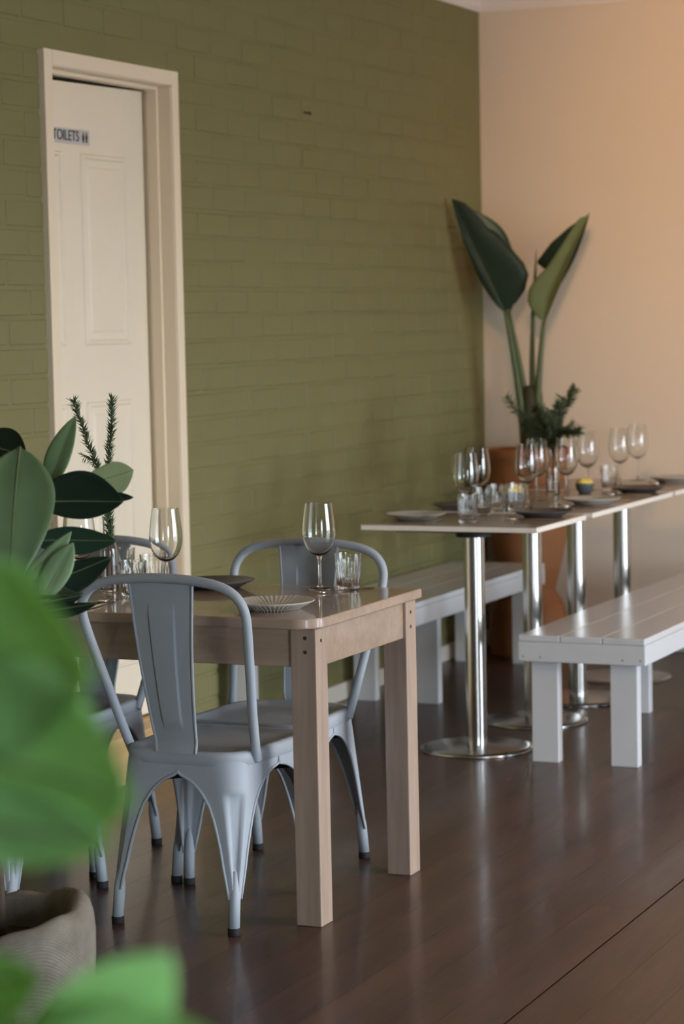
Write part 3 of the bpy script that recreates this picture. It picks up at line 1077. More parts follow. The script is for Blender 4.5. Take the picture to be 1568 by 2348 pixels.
def plate_mesh(mat, ribs, R=0.102):
    def fl_(r, z, a):
        k = 0.0
        if ribs and 0.045 < r < 0.099:
            k = 0.0016 * math.cos(a * 48) * min(1, (r - 0.045) / 0.012)
        return r, z + k
    s = R / 0.102
    top = [(0, 0.0055), (0.045, 0.0055), (0.056, 0.0075), (0.070, 0.0115), (0.086, 0.0165), (0.0985, 0.0215), (0.1015, 0.0225)]
    bot = [(0.102, 0.0215), (0.1005, 0.0195), (0.085, 0.0125), (0.068, 0.0050), (0.062, 0.0), (0.055, 0.0), (0.053, 0.002), (0, 0.002)]
    return MB().lathe([(r * s, z) for r, z in list(reversed(top))][::-1] + [(r * s, z) for r, z in bot], 192 if ribs else 64, flute=fl_).mesh('plate', mat)
PM = {'lr': plate_mesh(M['plate_light'], True), 'l': plate_mesh(M['plate_light'], False), 'd': plate_mesh(M['plate_dark'], False)}
PLS = [((5.225, 2.533, TZ), 'lr', 'pale ribbed plate at the near right of the timber table'),
       ((5.606, 2.885, TZ), 'd', 'dark plate at the far side of the timber table behind the chair back'),
       ((5.200, 3.165, TZ), 'd', 'dark plate at the left of the timber table behind the plant leaves'),
       ((7.385, 3.040, CZ), 'l', 'pale plate nearest the green wall on the first pedestal table'),
       ((7.800, 3.040, CZ), 'd', 'dark plate beyond the leftmost pale plate, toward the green wall'),
       ((7.560, 2.650, CZ), 'd', 'dark plate on the near edge in front of the yellow-tinted tumbler'),
       ((8.108, 2.655, CZ), 'l', 'pale plate on the near edge between two dark plates'),
       ((8.655, 2.650, CZ), 'd', 'dark plate on the near edge right of the bowl with the yellow mound'),
       ((9.235, 2.680, CZ), 'l', 'pale plate at the right edge of the picture')]
for loc, k_, lab in PLS:
    o = put('plate', PM[k_], None, (loc[0], loc[1], loc[2] + 0.0003))
    tag(o, lab, 'plate', 'plates on the timber table' if loc[2] < 0.76 else 'plates on the pedestal tables')

def fork_mesh():
    h = MB()
    prof = [(0.0, 0.0045), (0.01, 0.0062), (0.04, 0.0060), (0.09, 0.0034), (0.125, 0.0028)]
    rows = []
    for x_, w in prof:
        rows.append([V(x_, -w, 0.001 + 0.003 * math.sin(x_ / 0.125 * 2.6)), V(x_, 0, 0.0028 + 0.003 * math.sin(x_ / 0.125 * 2.6)), V(x_, w, 0.001 + 0.003 * math.sin(x_ / 0.125 * 2.6))])
    h.grid(rows)
    h.grid([[p_ - V(0, 0, 0.001) for p_ in reversed(r_)] for r_ in rows])
    n_ = MB()
    z0 = 0.0025
    n_.add([(0.122, -0.0028, z0), (0.122, 0.0028, z0), (0.140, 0.0115, z0), (0.150, 0.0118, z0), (0.150, -0.0118, z0), (0.140, -0.0115, z0)] +
           [(0.122, -0.0028, z0 + 0.0015), (0.122, 0.0028, z0 + 0.0015), (0.140, 0.0115, z0 + 0.0005), (0.150, 0.0118, z0), (0.150, -0.0118, z0), (0.140, -0.0115, z0 + 0.0005)],
           [(0, 1, 2, 3, 4, 5)[::-1], (6, 7, 8, 9, 10, 11)])
    for k in range(4):
        yy = -0.0100 + k * 0.00667
        n_.tube([(0.149, yy, z0), (0.170, yy, z0 + 0.001), (0.188, yy * 0.94, z0 + 0.006)], [0.0018, 0.0016, 0.0008], 5)
    return h.mesh('handle', M['cutlery']), n_.mesh('tines', M['cutlery'])
def knife_mesh():
    h = MB()
    rows = []
    for x_, w in [(0.0, 0.005), (0.008, 0.0075), (0.05, 0.0075), (0.09, 0.0058), (0.10, 0.0050)]:
        rows.append([V(x_, -w, 0.001), V(x_, 0, 0.0055), V(x_, w, 0.001)])
    h.grid(rows)
    h.grid([[p_ * 1.0 + V(0, 0, -0.0007 if abs(p_.y) > 1e-6 else -0.005) for p_ in reversed(r_)] for r_ in rows])
    b = MB().prism([(0.099, -0.004), (0.205, -0.002), (0.212, 0.002), (0.206, 0.008), (0.19, 0.0095), (0.115, 0.0085), (0.099, 0.005)], 0.0015, 0.0030)
    return h.mesh('handle', M['cutlery']), b.mesh('blade', M['cutlery'])
FK, KN = fork_mesh(), knife_mesh()
def cutlery(kind, loc, rz, label, group):
    t = thing(kind, loc, label, kind, group, rz)
    ms = FK if kind == 'fork' else KN
    put('handle', ms[0], t)
    put('tines' if kind == 'fork' else 'blade', ms[1], t)
CUT = [('fork', 7.425, 'nearest fork on the table edge beside the first dark plate'), ('knife', 7.700, 'knife right of the first dark near-edge plate'),
       ('fork', 7.975, 'fork left of the pale near-edge plate'), ('knife', 8.245, 'knife right of the pale near-edge plate'),
       ('fork', 8.510, 'fork left of the second dark near-edge plate'), ('knife', 8.800, 'knife right of the second dark near-edge plate'),
       ('fork', 9.090, 'fork left of the rightmost plate')]
for kd, xx, lab in CUT:
    cutlery(kd, (xx, CY0 + 0.018, CZ + 0.0003), math.radians(90), lab, 'cutlery on the pedestal tables')
cutlery('knife', (7.19, 2.93, CZ + 0.0003), math.radians(2), 'knife lying near the end edge of the first pedestal table', 'cutlery on the pedestal tables')
cutlery('fork', (5.700, 2.470, TZ + 0.0003), math.radians(150), 'fork at the far right corner of the timber table', 'cutlery on the timber table')
cutlery('knife', (5.085, 2.985, TZ + 0.0003), math.radians(3), 'knife on the timber table left of the nearest chair back', 'cutlery on the timber table')
cutlery('fork', (5.085, 3.035, TZ + 0.0003), math.radians(-3), 'fork on the timber table by the plant leaf tip', 'cutlery on the timber table')

# small bowls holding yellow candle wax
def candle_bowl(loc, label):
    t = thing('candle_bowl', loc, label, 'bowl', 'small bowls with yellow mounds')
    MB().lathe([(0, 0), (0.020, 0), (0.022, 0.002), (0.031, 0.014), (0.0355, 0.030), (0.036, 0.038), (0.0335, 0.038), (0.033, 0.030), (0.028, 0.018), (0, 0.012)], 40).build('bowl', M['bowl'], t)
    MB().lathe([(0, 0.020), (0.0305, 0.0255), (0.0328, 0.034), (0.033, 0.040), (0.028, 0.050), (0.016, 0.056), (0, 0.057)], 32, flute=lambda r, z, a: (r * (1 + 0.03 * math.sin(3 * a)), z + 0.003 * math.cos(a * 2 + 1) * (1 if z > 0.045 else 0))).build('wax', M['yellow'], t)
candle_bowl((8.600, 2.846, CZ + 0.0003), 'dark bowl with a yellow mound on the pedestal tables')
candle_bowl((8.12, 2.955, CZ + 0.0003), 'bowl with yellow mound seen through a tumbler')

# ------------------------------------------------------------------ herbs in glass bottles
def needle_verts(mb, p, d, L, w):
    d = d.normalized()
    s_ = d.cross(V(0.3, 0.2, 1)).normalized() * w
    u_ = d.cross(s_).normalized() * w * 0.5
    mid = p + d * L * 0.5
    mb.add([p - s_ * 0.3, p + s_ * 0.3, mid + s_, mid - s_, p + d * L, mid + u_], [(0, 1, 2, 3), (3, 2, 4), (0, 5, 1), (1, 5, 2), (2, 5, 4), (4, 5, 3), (3, 5, 0)], False)
def sprig(path, bare, label, group, seed, L=0.016, dens=420, spread=0.9, w=0.0014, name='rosemary_sprig', side=(), nmat='needle'):
    r2 = random.Random(seed)
    base = Vector(path[0])
    t = thing(name, base, label, 'herb sprig', group)
    pts = [Vector(p_) - base for p_ in path]
    for _ in range(2):
        q = [pts[0]]
        for a, b in zip(pts[:-1], pts[1:]):
            q += [a.lerp(b, 0.25), a.lerp(b, 0.75)]
        pts = q + [pts[-1]]
    m = len(pts)
    st = MB().tube(pts, [lerp(0.0026, 0.0009, i / (m - 1)) for i in range(m)], 7)
    nb = MB()
    lens = [0]
    for a, b in zip(pts[:-1], pts[1:]):
        lens.append(lens[-1] + (b - a).length)
    tot = lens[-1]
    def at_len(q):
        for i in range(m - 1):
            if q <= lens[i + 1]:
                k = (q - lens[i]) / max(1e-9, lens[i + 1] - lens[i])
                return pts[i].lerp(pts[i + 1], k), (pts[i + 1] - pts[i]).normalized()
        return pts[-1], (pts[-1] - pts[-2]).normalized()
    cnt = int(dens * (tot - bare))
    for i in range(cnt):
        q = bare + (tot - bare) * (i + r2.random()) / cnt
        p_, d_ = at_len(q)
        a = r2.uniform(0, 2 * math.pi)
        o1 = d_.cross(V(1, 0.3, 0.1)).normalized()
        o2 = d_.cross(o1)
        out = o1 * math.cos(a) + o2 * math.sin(a)
        needle_verts(nb, p_, d_ * r2.uniform(0.5, 1.0) + out * spread * r2.uniform(0.5, 1.0), L * r2.uniform(0.6, 1.1), w)
    for (q0, dv, n_) in side:
        p_, d_ = at_len(q0 * tot)
        tip = p_ + Vector(dv)
        st.tube([p_, p_.lerp(tip, 0.5) + d_ * 0.006, tip], [0.0016, 0.0013, 0.0008], 5)
        for i in range(n_):
            k = i / n_
            pp = p_.lerp(tip, k)
            a = r2.uniform(0, 6.28)
            needle_verts(nb, pp, Vector(dv).normalized() * 0.8 + V(math.cos(a), math.sin(a) * 0.8, math.sin(a)) * 0.7, L * r2.uniform(0.6, 1.0), w)
    st.build('stalk', M['twig'], t)
    tag(nb.build('needles', M[nmat], t), kind='stuff')
    return t
def bottle(loc, label, h=0.20, r=0.024):
    outp = [(0, 0), (r - 0.003, 0), (r, 0.003), (r, h * 0.52), (r * 0.93, h * 0.60), (r * 0.62, h * 0.72), (r * 0.56, h * 0.80), (r * 0.58, h * 0.97), (r * 0.64, h)]
    inp = [(0, 0.006), (r - 0.004, 0.007), (r - 0.002, 0.011), (r - 0.002, h * 0.52), (r * 0.93 - 0.002, h * 0.595), (r * 0.62 - 0.002, h * 0.715), (r * 0.56 - 0.002, h * 0.80), (r * 0.58 - 0.002, h * 0.97), (r * 0.64 - 0.0016, h - 0.0004)]
    o = MB().lathe(tighten(outp + list(reversed(inp))), 48).build('bottle_vase', M['glass'], None, loc)
    return tag(o, label, 'vase', 'glass bottle vases with herbs')
bottle((5.445, 3.119, TZ + 0.0003), 'small clear bottle vase on the timber table behind the plant leaves')
sprig([(5.079, 2.915, 0.807), (5.095, 2.914, 0.984), (5.076, 2.927, 1.087), (5.053, 2.946, 1.169), (5.030, 2.968, 1.266)], 0.10, 'rosemary sprig leaning left, in front of the cream door', 'rosemary sprigs in the bottle vase', 3, L=0.023, dens=1500, w=0.0020, spread=1.0, side=((0.66, (-0.012, 0.028, 0.018), 34),))
sprig([(5.083, 2.904, 0.807), (5.095, 2.912, 0.984), (5.119, 2.930, 1.090), (5.130, 2.923, 1.175), (5.139, 2.920, 1.267)], 0.10, 'upright rosemary sprig in front of the cream door', 'rosemary sprigs in the bottle vase', 4, L=0.023, dens=1600, w=0.0020, spread=1.0)
bottle((8.49, 2.935, CZ + 0.0003), 'clear bottle vase with herbs on the pedestal tables', 0.19, 0.026)
VB = [(8.376, 2.895, 0.807), (8.390, 2.894, 0.969)]
HS = [([VB[0], VB[1], (8.389, 2.884, 1.034), (8.386, 2.856, 1.099), (8.391, 2.810, 1.174)], 'longest herb sprig, leaning right against the beige wall', 1500),
      ([VB[0], VB[1], (8.394, 2.920, 1.017), (8.407, 2.950, 1.066), (8.424, 2.969, 1.106)], 'short dense herb sprig in front of the tall stems', 1700),
      ([VB[0], VB[1], (8.385, 2.943, 1.026), (8.378, 3.017, 1.075), (8.379, 3.077, 1.146)], 'thin herb sprig arching left in front of the beige wall', 500),
      ([VB[0], VB[1], (8.376, 2.863, 1.026), (8.354, 2.813, 1.016), (8.349, 2.777, 1.023)], 'low herb sprig pointing right above the wine glasses', 1600),
      ([VB[0], VB[1], (8.348, 2.882, 1.044), (8.323, 2.895, 1.078), (8.317, 2.913, 1.102)], 'thin herb twig rising between the leaning sprig and the dense one', 900),
      ([VB[0], VB[1], (8.408, 2.982, 1.000), (8.423, 3.004, 1.024), (8.439, 3.022, 1.048)], 'low leftward herb sprig beside the stem base', 1700)]
HS += [([VB[0], VB[1], (8.361, 2.897, 1.027), (8.351, 2.879, 1.068), (8.345, 2.854, 1.125)], 'herb sprig rising straight above the vase, left of the longest one', 1500),
       ([VB[0], VB[1], (8.427, 2.941, 0.999), (8.435, 2.977, 1.023), (8.458, 3.006, 1.063)], 'dense herb sprig crossing the tall stems', 1600)]
for i, (pth, lab, dn) in enumerate(HS):
    sprig(pth, 0.15, lab, 'herb sprigs in the vase on the pedestal tables', 20 + i, L=0.034, dens=dn * 1.7, spread=1.4, w=0.0028, name='herb_sprig', nmat='herb', side=((0.80, (0.0, -0.03, 0.03), 30), (0.86, (0.0, 0.03, 0.02), 30)) if dn > 1000 else ())

# ------------------------------------------------------------------ leaves
def leaf(parent, org, base, tip, side, wl_, wr_, bend=0.0, fl_=18, fr_=18, mats=None, peak=0.45, stemfrom=None, stem_r=0.003, stem_mat=None, curl=0.0, wave=0.0, seed=0, rib=True, lab=None, nt=18, pl_=None, pr_=None, face=(0.0, 0.0, 1.45)):
    base, tip, side = Vector(base), Vector(tip), Vector(side)
    ax = tip - base
    L = ax.length
    axn = ax.normalized()
    side = (side - axn * side.dot(axn)).normalized()
    nrm = side.cross(axn).normalized()
    r2 = random.Random(seed)
    ph = r2.uniform(0, 6)
    rows, mids = [], []
    nc = 5
    for i in range(nt + 1):
        t = i / nt
        mid = base + ax * t + nrm * (bend * 4 * t * (1 - t)) - nrm * curl * t * t
        # ovate outline
        if t < peak:
            w = math.sin(math.pi / 2 * (t / peak)) ** 0.75
        else:
            w = math.cos(math.pi / 2 * ((t - peak) / (1 - peak))) ** 0.80
        w = max(w, 0.012)
        row = []
        for j in range(-nc, nc + 1):
            s_ = abs(j) / nc
            wt_ = w
            if j < 0 and pl_:
                wt_ = interp(pl_, t)
            if j > 0 and pr_:
                wt_ = interp(pr_, t)
            ww = (wl_ if j < 0 else wr_) * wt_ * s_
            an = math.radians(fl_ if j < 0 else fr_)
            dirv = (side * math.cos(an) * (-1 if j < 0 else 1) + nrm * math.sin(an))
            p_ = mid + dirv * ww - nrm * ww * s_ * 0.25 + nrm * wave * math.sin(ph + t * 9 + j) * s_ * w
            row.append(p_)
        rows.append(row)
        mids.append(mid)
    mb = MB()
    look = V(0, 0, 1) if face is None else (Vector(face) - base)
    flip = nrm.dot(look) < 0
    mb.grid([[p_ - org for p_ in (reversed(r_) if flip else r_)] for r_ in rows])
    o = mb.build('leaf', mats, parent)
    sm = o.modifiers.new('thickness', 'SOLIDIFY')
    sm.thickness = 0.0009
    sm.offset = -1
    sm.material_offset = 1
    if lab:
        o['label'] = lab
    if rib:
        MB().tube([m_ - org - nrm * 0.0008 for m_ in mids], [lerp(0.0022, 0.0006, k / nt) for k in range(nt + 1)], 6).build('midrib', stem_mat or M['leaf_under'], o)
    if stemfrom is not None:
        s0 = Vector(stemfrom)
        c_ = s0.lerp(base, 0.55) + V(0, 0, -0.01)
        MB().tube([s0 - org, c_ - org, base - org, mids[1] - org], [stem_r * 1.2, stem_r, stem_r, stem_r * 0.7], 8).build('petiole', stem_mat or M['stem'], parent)
    return o

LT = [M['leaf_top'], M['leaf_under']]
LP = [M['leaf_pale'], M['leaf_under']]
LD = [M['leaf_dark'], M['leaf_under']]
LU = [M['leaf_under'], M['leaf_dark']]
LN = [M['leaf_near'], M['leaf_near']]
RT = tuple(RGT)
UP = (0, 0, 1)
# plant in the sack pot
POT = V(3.725, 2.389, 0)
pl = thing('leafy_plant', (POT.x, POT.y, 0.30), 'broad leaved plant growing from the sack pot at the left', 'plant')
og = V(POT.x, POT.y, 0.30)
SP = [V(POT.x, POT.y, 0.30), V(POT.x + 0.01, POT.y + 0.01, 0.55), V(POT.x - 0.005, POT.y + 0.015, 0.80), V(POT.x + 0.005, POT.y + 0.02, 1.0), V(POT.x, POT.y + 0.02, 1.16), V(POT.x + 0.01, POT.y + 0.03, 1.24)]
MB().tube([p_ - og for p_ in SP], [0.012, 0.011, 0.010, 0.008, 0.006, 0.004], 10).build('stem', M['stem_brown'], pl)
def S(z):
    for a, b in zip(SP[:-1], SP[1:]):
        if z <= b.z:
            return a.lerp(b, (z - a.z) / (b.z - a.z))
    return SP[-1]
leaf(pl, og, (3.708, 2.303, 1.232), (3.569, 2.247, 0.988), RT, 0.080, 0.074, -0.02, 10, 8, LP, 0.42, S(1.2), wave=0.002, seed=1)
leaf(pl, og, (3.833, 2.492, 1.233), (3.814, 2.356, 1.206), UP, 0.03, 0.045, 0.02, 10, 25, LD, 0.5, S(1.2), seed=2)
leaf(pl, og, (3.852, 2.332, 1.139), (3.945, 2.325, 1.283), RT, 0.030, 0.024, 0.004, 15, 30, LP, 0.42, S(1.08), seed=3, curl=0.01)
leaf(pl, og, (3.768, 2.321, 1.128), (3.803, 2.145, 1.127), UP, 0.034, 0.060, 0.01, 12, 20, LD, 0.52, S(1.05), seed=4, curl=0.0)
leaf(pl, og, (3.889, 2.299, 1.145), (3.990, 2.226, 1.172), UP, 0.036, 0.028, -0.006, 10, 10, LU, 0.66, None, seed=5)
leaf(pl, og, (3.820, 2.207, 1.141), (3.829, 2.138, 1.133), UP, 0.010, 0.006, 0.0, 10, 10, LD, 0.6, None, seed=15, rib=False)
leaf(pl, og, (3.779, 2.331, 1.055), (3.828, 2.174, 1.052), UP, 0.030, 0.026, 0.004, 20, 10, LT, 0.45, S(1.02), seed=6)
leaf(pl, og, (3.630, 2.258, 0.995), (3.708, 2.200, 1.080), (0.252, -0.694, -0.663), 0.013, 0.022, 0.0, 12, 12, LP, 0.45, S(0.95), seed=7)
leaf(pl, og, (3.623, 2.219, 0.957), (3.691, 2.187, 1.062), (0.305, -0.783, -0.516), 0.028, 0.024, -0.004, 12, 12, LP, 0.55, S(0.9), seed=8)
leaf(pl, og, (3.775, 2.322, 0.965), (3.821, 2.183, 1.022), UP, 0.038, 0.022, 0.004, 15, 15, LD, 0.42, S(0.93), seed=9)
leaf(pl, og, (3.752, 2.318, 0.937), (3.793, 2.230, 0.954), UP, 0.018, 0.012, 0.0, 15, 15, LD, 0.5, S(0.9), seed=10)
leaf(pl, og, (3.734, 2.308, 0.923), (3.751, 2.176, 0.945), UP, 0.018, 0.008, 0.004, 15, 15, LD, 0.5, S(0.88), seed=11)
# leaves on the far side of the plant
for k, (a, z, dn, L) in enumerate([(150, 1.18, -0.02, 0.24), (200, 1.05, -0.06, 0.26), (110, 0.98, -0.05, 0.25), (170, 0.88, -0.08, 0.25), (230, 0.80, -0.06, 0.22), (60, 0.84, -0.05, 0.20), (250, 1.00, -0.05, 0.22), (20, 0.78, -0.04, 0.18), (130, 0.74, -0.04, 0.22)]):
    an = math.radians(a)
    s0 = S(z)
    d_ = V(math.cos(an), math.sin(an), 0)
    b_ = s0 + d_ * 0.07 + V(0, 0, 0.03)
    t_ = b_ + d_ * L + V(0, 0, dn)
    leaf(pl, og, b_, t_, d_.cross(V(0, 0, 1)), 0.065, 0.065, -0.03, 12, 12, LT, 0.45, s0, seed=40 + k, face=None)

# sack pot
pot = thing('sack_pot', (POT.x, POT.y, 0), 'burlap sack pot with a folded rim at the lower left', 'plant pot')
pb = MB()
nA = 72
def rimz(a):
    # a measured from the camera-right direction, counter-clockwise seen from above
    z = 0.360 + 0.018 * math.cos(a - 0.1) + 0.010 * math.sin(2 * a + 0.9) + 0.005 * math.sin(5 * a) + 0.003 * math.sin(9 * a + 1.0)
    return z
def prow(fr, rad, tuck=0.0):
    r_ = []
    for k in range(nA + 1):
        a = 2 * math.pi * k / nA
        wob = 1 + 0.018 * math.sin(3 * a + fr * 3) + 0.010 * math.sin(7 * a - fr * 5) + 0.006 * math.sin(13 * a + fr * 9)
        rr = rad * wob
        ang = a - math.radians(66)
        r_.append(V(rr * math.cos(ang), rr * math.sin(ang), rimz(a) * fr - tuck))
    return r_
rows = [prow(0.0, 0.150), prow(0.03, 0.160), prow(0.15, 0.166), prow(0.35, 0.169), prow(0.55, 0.171), prow(0.72, 0.174), prow(0.84, 0.174), prow(0.91, 0.172), prow(0.96, 0.167), prow(0.99, 0.158), prow(1.0, 0.148), prow(0.99, 0.137, 0.001), prow(0.965, 0.128, 0.001), prow(0.93, 0.124, 0.001), prow(0.86, 0.126), prow(0.72, 0.130)]
pb.grid([list(r_) for r_ in rows])
pb.build('sack', M['burlap'], pot)
MB().lathe([(0, 0.01), (0.148, 0.01), (0.150, 0.012), (0.149, 0.02)], 48).build('base', M['burlap'], pot)
so = MB()
so.lathe([(0, 0.312), (0.05, 0.310), (0.10, 0.304), (0.128, 0.298)], 40, flute=lambda r, z, a: (r, z + 0.006 * math.sin(5 * a + r * 60) * math.sin(3 * a)))
so.build('soil', M['soil'], pot)

# near plant, out of focus
NP = (1.080, 0.783)
NPV = V(NP[0], NP[1], 0)
npl = thing('near_plant', (NPV.x, NPV.y, 0.30), 'bright green blurred leaves closest to the camera at the left edge', 'plant')
og2 = V(NPV.x, NPV.y, 0.30)
NS = [V(NPV.x, NPV.y, 0.30), V(NPV.x + 0.01, NPV.y, 0.7), V(NPV.x, NPV.y + 0.01, 1.0), V(NPV.x + 0.005, NPV.y, 1.2), V(NPV.x, NPV.y, 1.30)]
MB().tube([p_ - og2 for p_ in NS], [0.012, 0.011, 0.009, 0.007, 0.004], 10).build('stem', M['stem_brown'], npl)
def S2(z):
    for a, b in zip(NS[:-1], NS[1:]):
        if z <= b.z:
            return a.lerp(b, (z - a.z) / (b.z - a.z))
    return NS[-1]
NL = [((1.053, 0.733, 1.284), (1.033, 0.603, 1.277), UP, 0.052, 0.050, 1.27), ((1.040, 0.728, 1.237), (1.036, 0.584, 1.213), UP, 0.048, 0.060, 1.22), ((1.021, 0.712, 1.198), (1.030, 0.593, 1.192), UP, 0.020, 0.024, 1.17),
      ((1.036, 0.652, 1.063), (1.038, 0.565, 1.136), RT, 0.030, 0.036, 1.02), ((1.033, 0.716, 1.099), (1.027, 0.635, 1.121), UP, 0.022, 0.018, 1.08), ((1.009, 0.662, 1.058), (1.014, 0.513, 1.096), UP, 0.03, 0.036, 1.0), ((1.080, 0.748, 1.299), (1.087, 0.664, 1.318), UP, 0.024, 0.02, 1.28)]
for k, (b_, t_, sd, a_, c_, z_) in enumerate(NL):
    leaf(npl, og2, b_, t_, sd, a_, c_, 0.006, 10, 10, LN, 0.5, S2(min(1.29, z_)), seed=70 + k, wave=0.002)
for k, (a, z) in enumerate([(120, 1.25), (180, 1.15), (240, 1.1), (150, 1.0), (210, 0.95), (90, 0.9), (20, 0.86)]):
    an = math.radians(a)
    d_ = V(math.cos(an), math.sin(an), 0)
    s0 = S2(z)
    leaf(npl, og2, s0 + d_ * 0.05 + V(0, 0, 0.02), s0 + d_ * 0.23 + V(0, 0, -0.02), d_.cross(V(0, 0, 1)), 0.045, 0.045, -0.02, 12, 12, LN, 0.45, s0, seed=90 + k, face=None)
np_pot = thing('floor_pot', (NPV.x, NPV.y, 0), 'terracotta pot of the near plant, below the picture', 'plant pot')
MB().lathe([(0, 0), (0.10, 0), (0.105, 0.004), (0.14, 0.30), (0.152, 0.302), (0.152, 0.335), (0.138, 0.335), (0.135, 0.30), (0.12, 0.28), (0, 0.28)], 40).build('body', M['terracotta'], np_pot)
MB().lathe([(0, 0.305), (0.08, 0.302), (0.134, 0.296)], 32).build('soil', M['soil'], np_pot)

# ------------------------------------------------------------------ terracotta urn with tall plant
UX, UY = 9.605, 3.432
urn = thing('terracotta_urn', (UX, UY, 0), 'tall waisted terracotta urn in the corner behind the tables', 'plant pot')
MB().lathe([(0, 0), (0.168, 0), (0.172, 0.006), (0.171, 0.05), (0.166, 0.12), (0.158, 0.18), (0.142, 0.225), (0.120, 0.258), (0.112, 0.275), (0.114, 0.29), (0.128, 0.345), (0.146, 0.42), (0.162, 0.50), (0.170, 0.58), (0.172, 0.68), (0.168, 0.78), (0.170, 0.83), (0.182, 0.845), (0.184, 0.875), (0.178, 0.884), (0.165, 0.882), (0.160, 0.85), (0.157, 0.80), (0, 0.79)], 56).build('body', M['terracotta'], urn)
MB().lathe([(0, 0.842), (0.08, 0.84), (0.158, 0.835)], 40).build('soil', M['soil'], urn)
bp_ = thing('tall_corner_plant', (UX, UY, 0.84), 'tall plant with paddle leaves in the corner urn', 'plant')
og3 = V(UX, UY, 0.84)
def stalk(a, b, c, r0, r1):
    a, b, c = Vector(a), Vector(b), Vector(c)
    pts = []
    for i in range(13):
        t = i / 12
        pts.append((1 - t) ** 2 * a + 2 * t * (1 - t) * b + t * t * c - og3)
    MB().tube(pts, [lerp(r0, r1, i / 12) for i in range(13)], 10).build('stalk', M['stem'], bp_)
U0 = V(UX, UY - 0.025, 0.845)
stalk(U0 + V(0, 0.035, 0), (9.580, 3.439, 1.068), (9.500, 3.486, 1.473), 0.022, 0.009)
stalk(U0 + V(0.02, 0.01, 0), (9.600, 3.417, 1.067), (9.560, 3.493, 1.473), 0.020, 0.008)
stalk(U0 + V(0, -0.02, 0), (9.600, 3.418, 1.122), (9.600, 3.394, 1.511), 0.020, 0.008)
stalk(U0 + V(-0.02, -0.035, 0), (9.580, 3.390, 1.086), (9.560, 3.335, 1.422), 0.022, 0.009)
MB().tube([Vector((9.600, 3.394, 1.511)) - og3, Vector((9.600, 3.385, 1.622)) - og3, Vector((9.600, 3.379, 1.729)) - og3], [0.008, 0.006, 0.0012], 8).build('spear', M['stem_brown'], bp_)
MB().lathe([(0.046, 0.0), (0.048, 0.06), (0.047, 0.16), (0.044, 0.26), (0.038, 0.31), (0.0, 0.315)], 18, (0, -0.025, 0)).build('sheath', M['sheath'], bp_)
leaf(bp_, og3, (9.500, 3.490, 1.466), (9.340, 3.657, 1.941), (0.309, -0.792, -0.516), 0.040, 0.165, 0.0, 25, 10, LD, 0.34, None, seed=200, wave=0.003, nt=30,
     pr_=[(0, 0.0), (0.03, 0.38), (0.10, 0.74), (0.20, 0.98), (0.30, 1.0), (0.45, 0.86), (0.60, 0.70), (0.63, 0.66), (0.65, 0.55), (0.82, 0.42), (0.94, 0.25), (1, 0.02)])
leaf(bp_, og3, (9.600, 3.500, 1.465), (9.520, 3.650, 1.905), (0.309, -0.792, -0.516), 0.04, 0.11, 0.0, 6, 10, LT, 0.62, None, seed=203, wave=0.004, nt=24)
leaf(bp_, og3, (9.560, 3.333, 1.418), (9.480, 3.100, 1.869), (0.408, -0.834, 0.380), 0.120, 0.050, 0.0, 8, 110, LU, 0.33, None, seed=201, wave=0.002, nt=30,
     pl_=[(0, 0.0), (0.04, 0.45), (0.12, 0.85), (0.22, 1.0), (0.32, 0.95), (0.45, 0.70), (0.60, 0.56), (0.80, 0.40), (0.93, 0.30), (0.95, 0.12), (1, 0.02)])
leaf(bp_, og3, (9.660, 3.339, 1.510), (9.600, 3.143, 1.862), (0.408, -0.834, 0.380), 0.125, 0.02, 0.0, 5, 30, LD, 0.55, None, seed=202, wave=0.002, rib=False, nt=30,
     pl_=[(0, 0.1), (0.28, 0.2), (0.32, 0.92), (0.36, 1.0), (0.6, 0.80), (0.8, 0.5), (0.9, 0.3), (1, 0.02)])

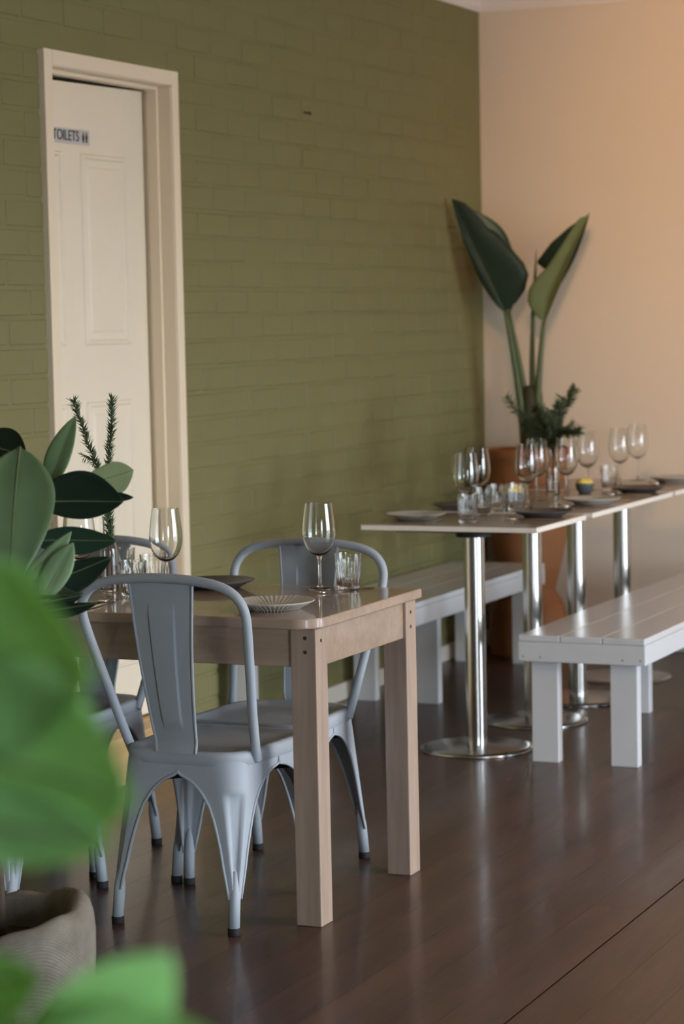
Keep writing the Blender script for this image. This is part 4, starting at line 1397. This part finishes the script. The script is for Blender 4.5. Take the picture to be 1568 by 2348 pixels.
# ------------------------------------------------------------------ warm fill lamp, added out of view to the right
gm, n_, l_, b_ = new_mat('fill_lamp_glow')
b_.inputs['Base Color'].default_value = (0.9, 0.85, 0.75, 1)
b_.inputs['Emission Color'].default_value = (1.0, 0.60, 0.27, 1)
b_.inputs['Emission Strength'].default_value = LAMP
for i, (x, y) in enumerate(LAMP_AT):
    t = thing('added_fill_lamp', (x, y, 2.42), 'added warm globe lamp, out of view on the right', 'lamp')
    MB().tube([(0, 0, 0.19), (0, 0, ZC + 0.075 - 2.42)], 0.004, 8).build('cord', M['iron'], t)
    MB().lathe([(0, 0.19), (0.03, 0.188), (0.034, 0.15), (0.034, 0.118)], 24).build('socket', M['iron'], t)
    MB().lathe([(0.0, -0.12)] + [(0.12 * math.sin(math.pi * k / 16), -0.12 * math.cos(math.pi * k / 16)) for k in range(1, 16)] + [(0.0, 0.12)], 36).build('globe', gm, t)
# added spotlight, out of view, to warm the upper beige wall
SPX, SPY, SPZ = 5.9, 2.02, 2.62
sp_t = thing('added_spotlight', (SPX, SPY, SPZ), 'added black spotlight aimed at the beige wall, out of view above', 'lamp')
aim = (V(9.8, 2.38, 2.05) - V(SPX, SPY, SPZ)).normalized()
q_ = V(0, 0, -1).rotation_difference(aim)
hs = MB().lathe([(0, 0.14), (0.045, 0.138), (0.05, 0.12), (0.05, 0.0), (0.046, 0.0), (0.046, 0.118), (0, 0.12)], 28).build('housing', M['iron'], sp_t)
hs.rotation_euler = q_.to_euler()
MB().tube([-aim * 0.10, -aim * 0.12 + V(0, 0, 0.08), V(-aim.x * 0.12, -aim.y * 0.12, ZC + 0.075 - SPZ)], 0.008, 8).build('bracket', M['iron'], sp_t)
sl = bpy.data.lights.new('added_spot', 'SPOT')
sl.energy = SPOT_W
sl.color = (1.0, 0.60, 0.30)
sl.spot_size = math.radians(52)
sl.spot_blend = 1.0
sl.shadow_soft_size = 0.2
so_ = bpy.data.objects.new('added_spot', sl)
COL.objects.link(so_)
so_.parent = sp_t
so_.location = aim * 0.02
so_.rotation_euler = q_.to_euler()
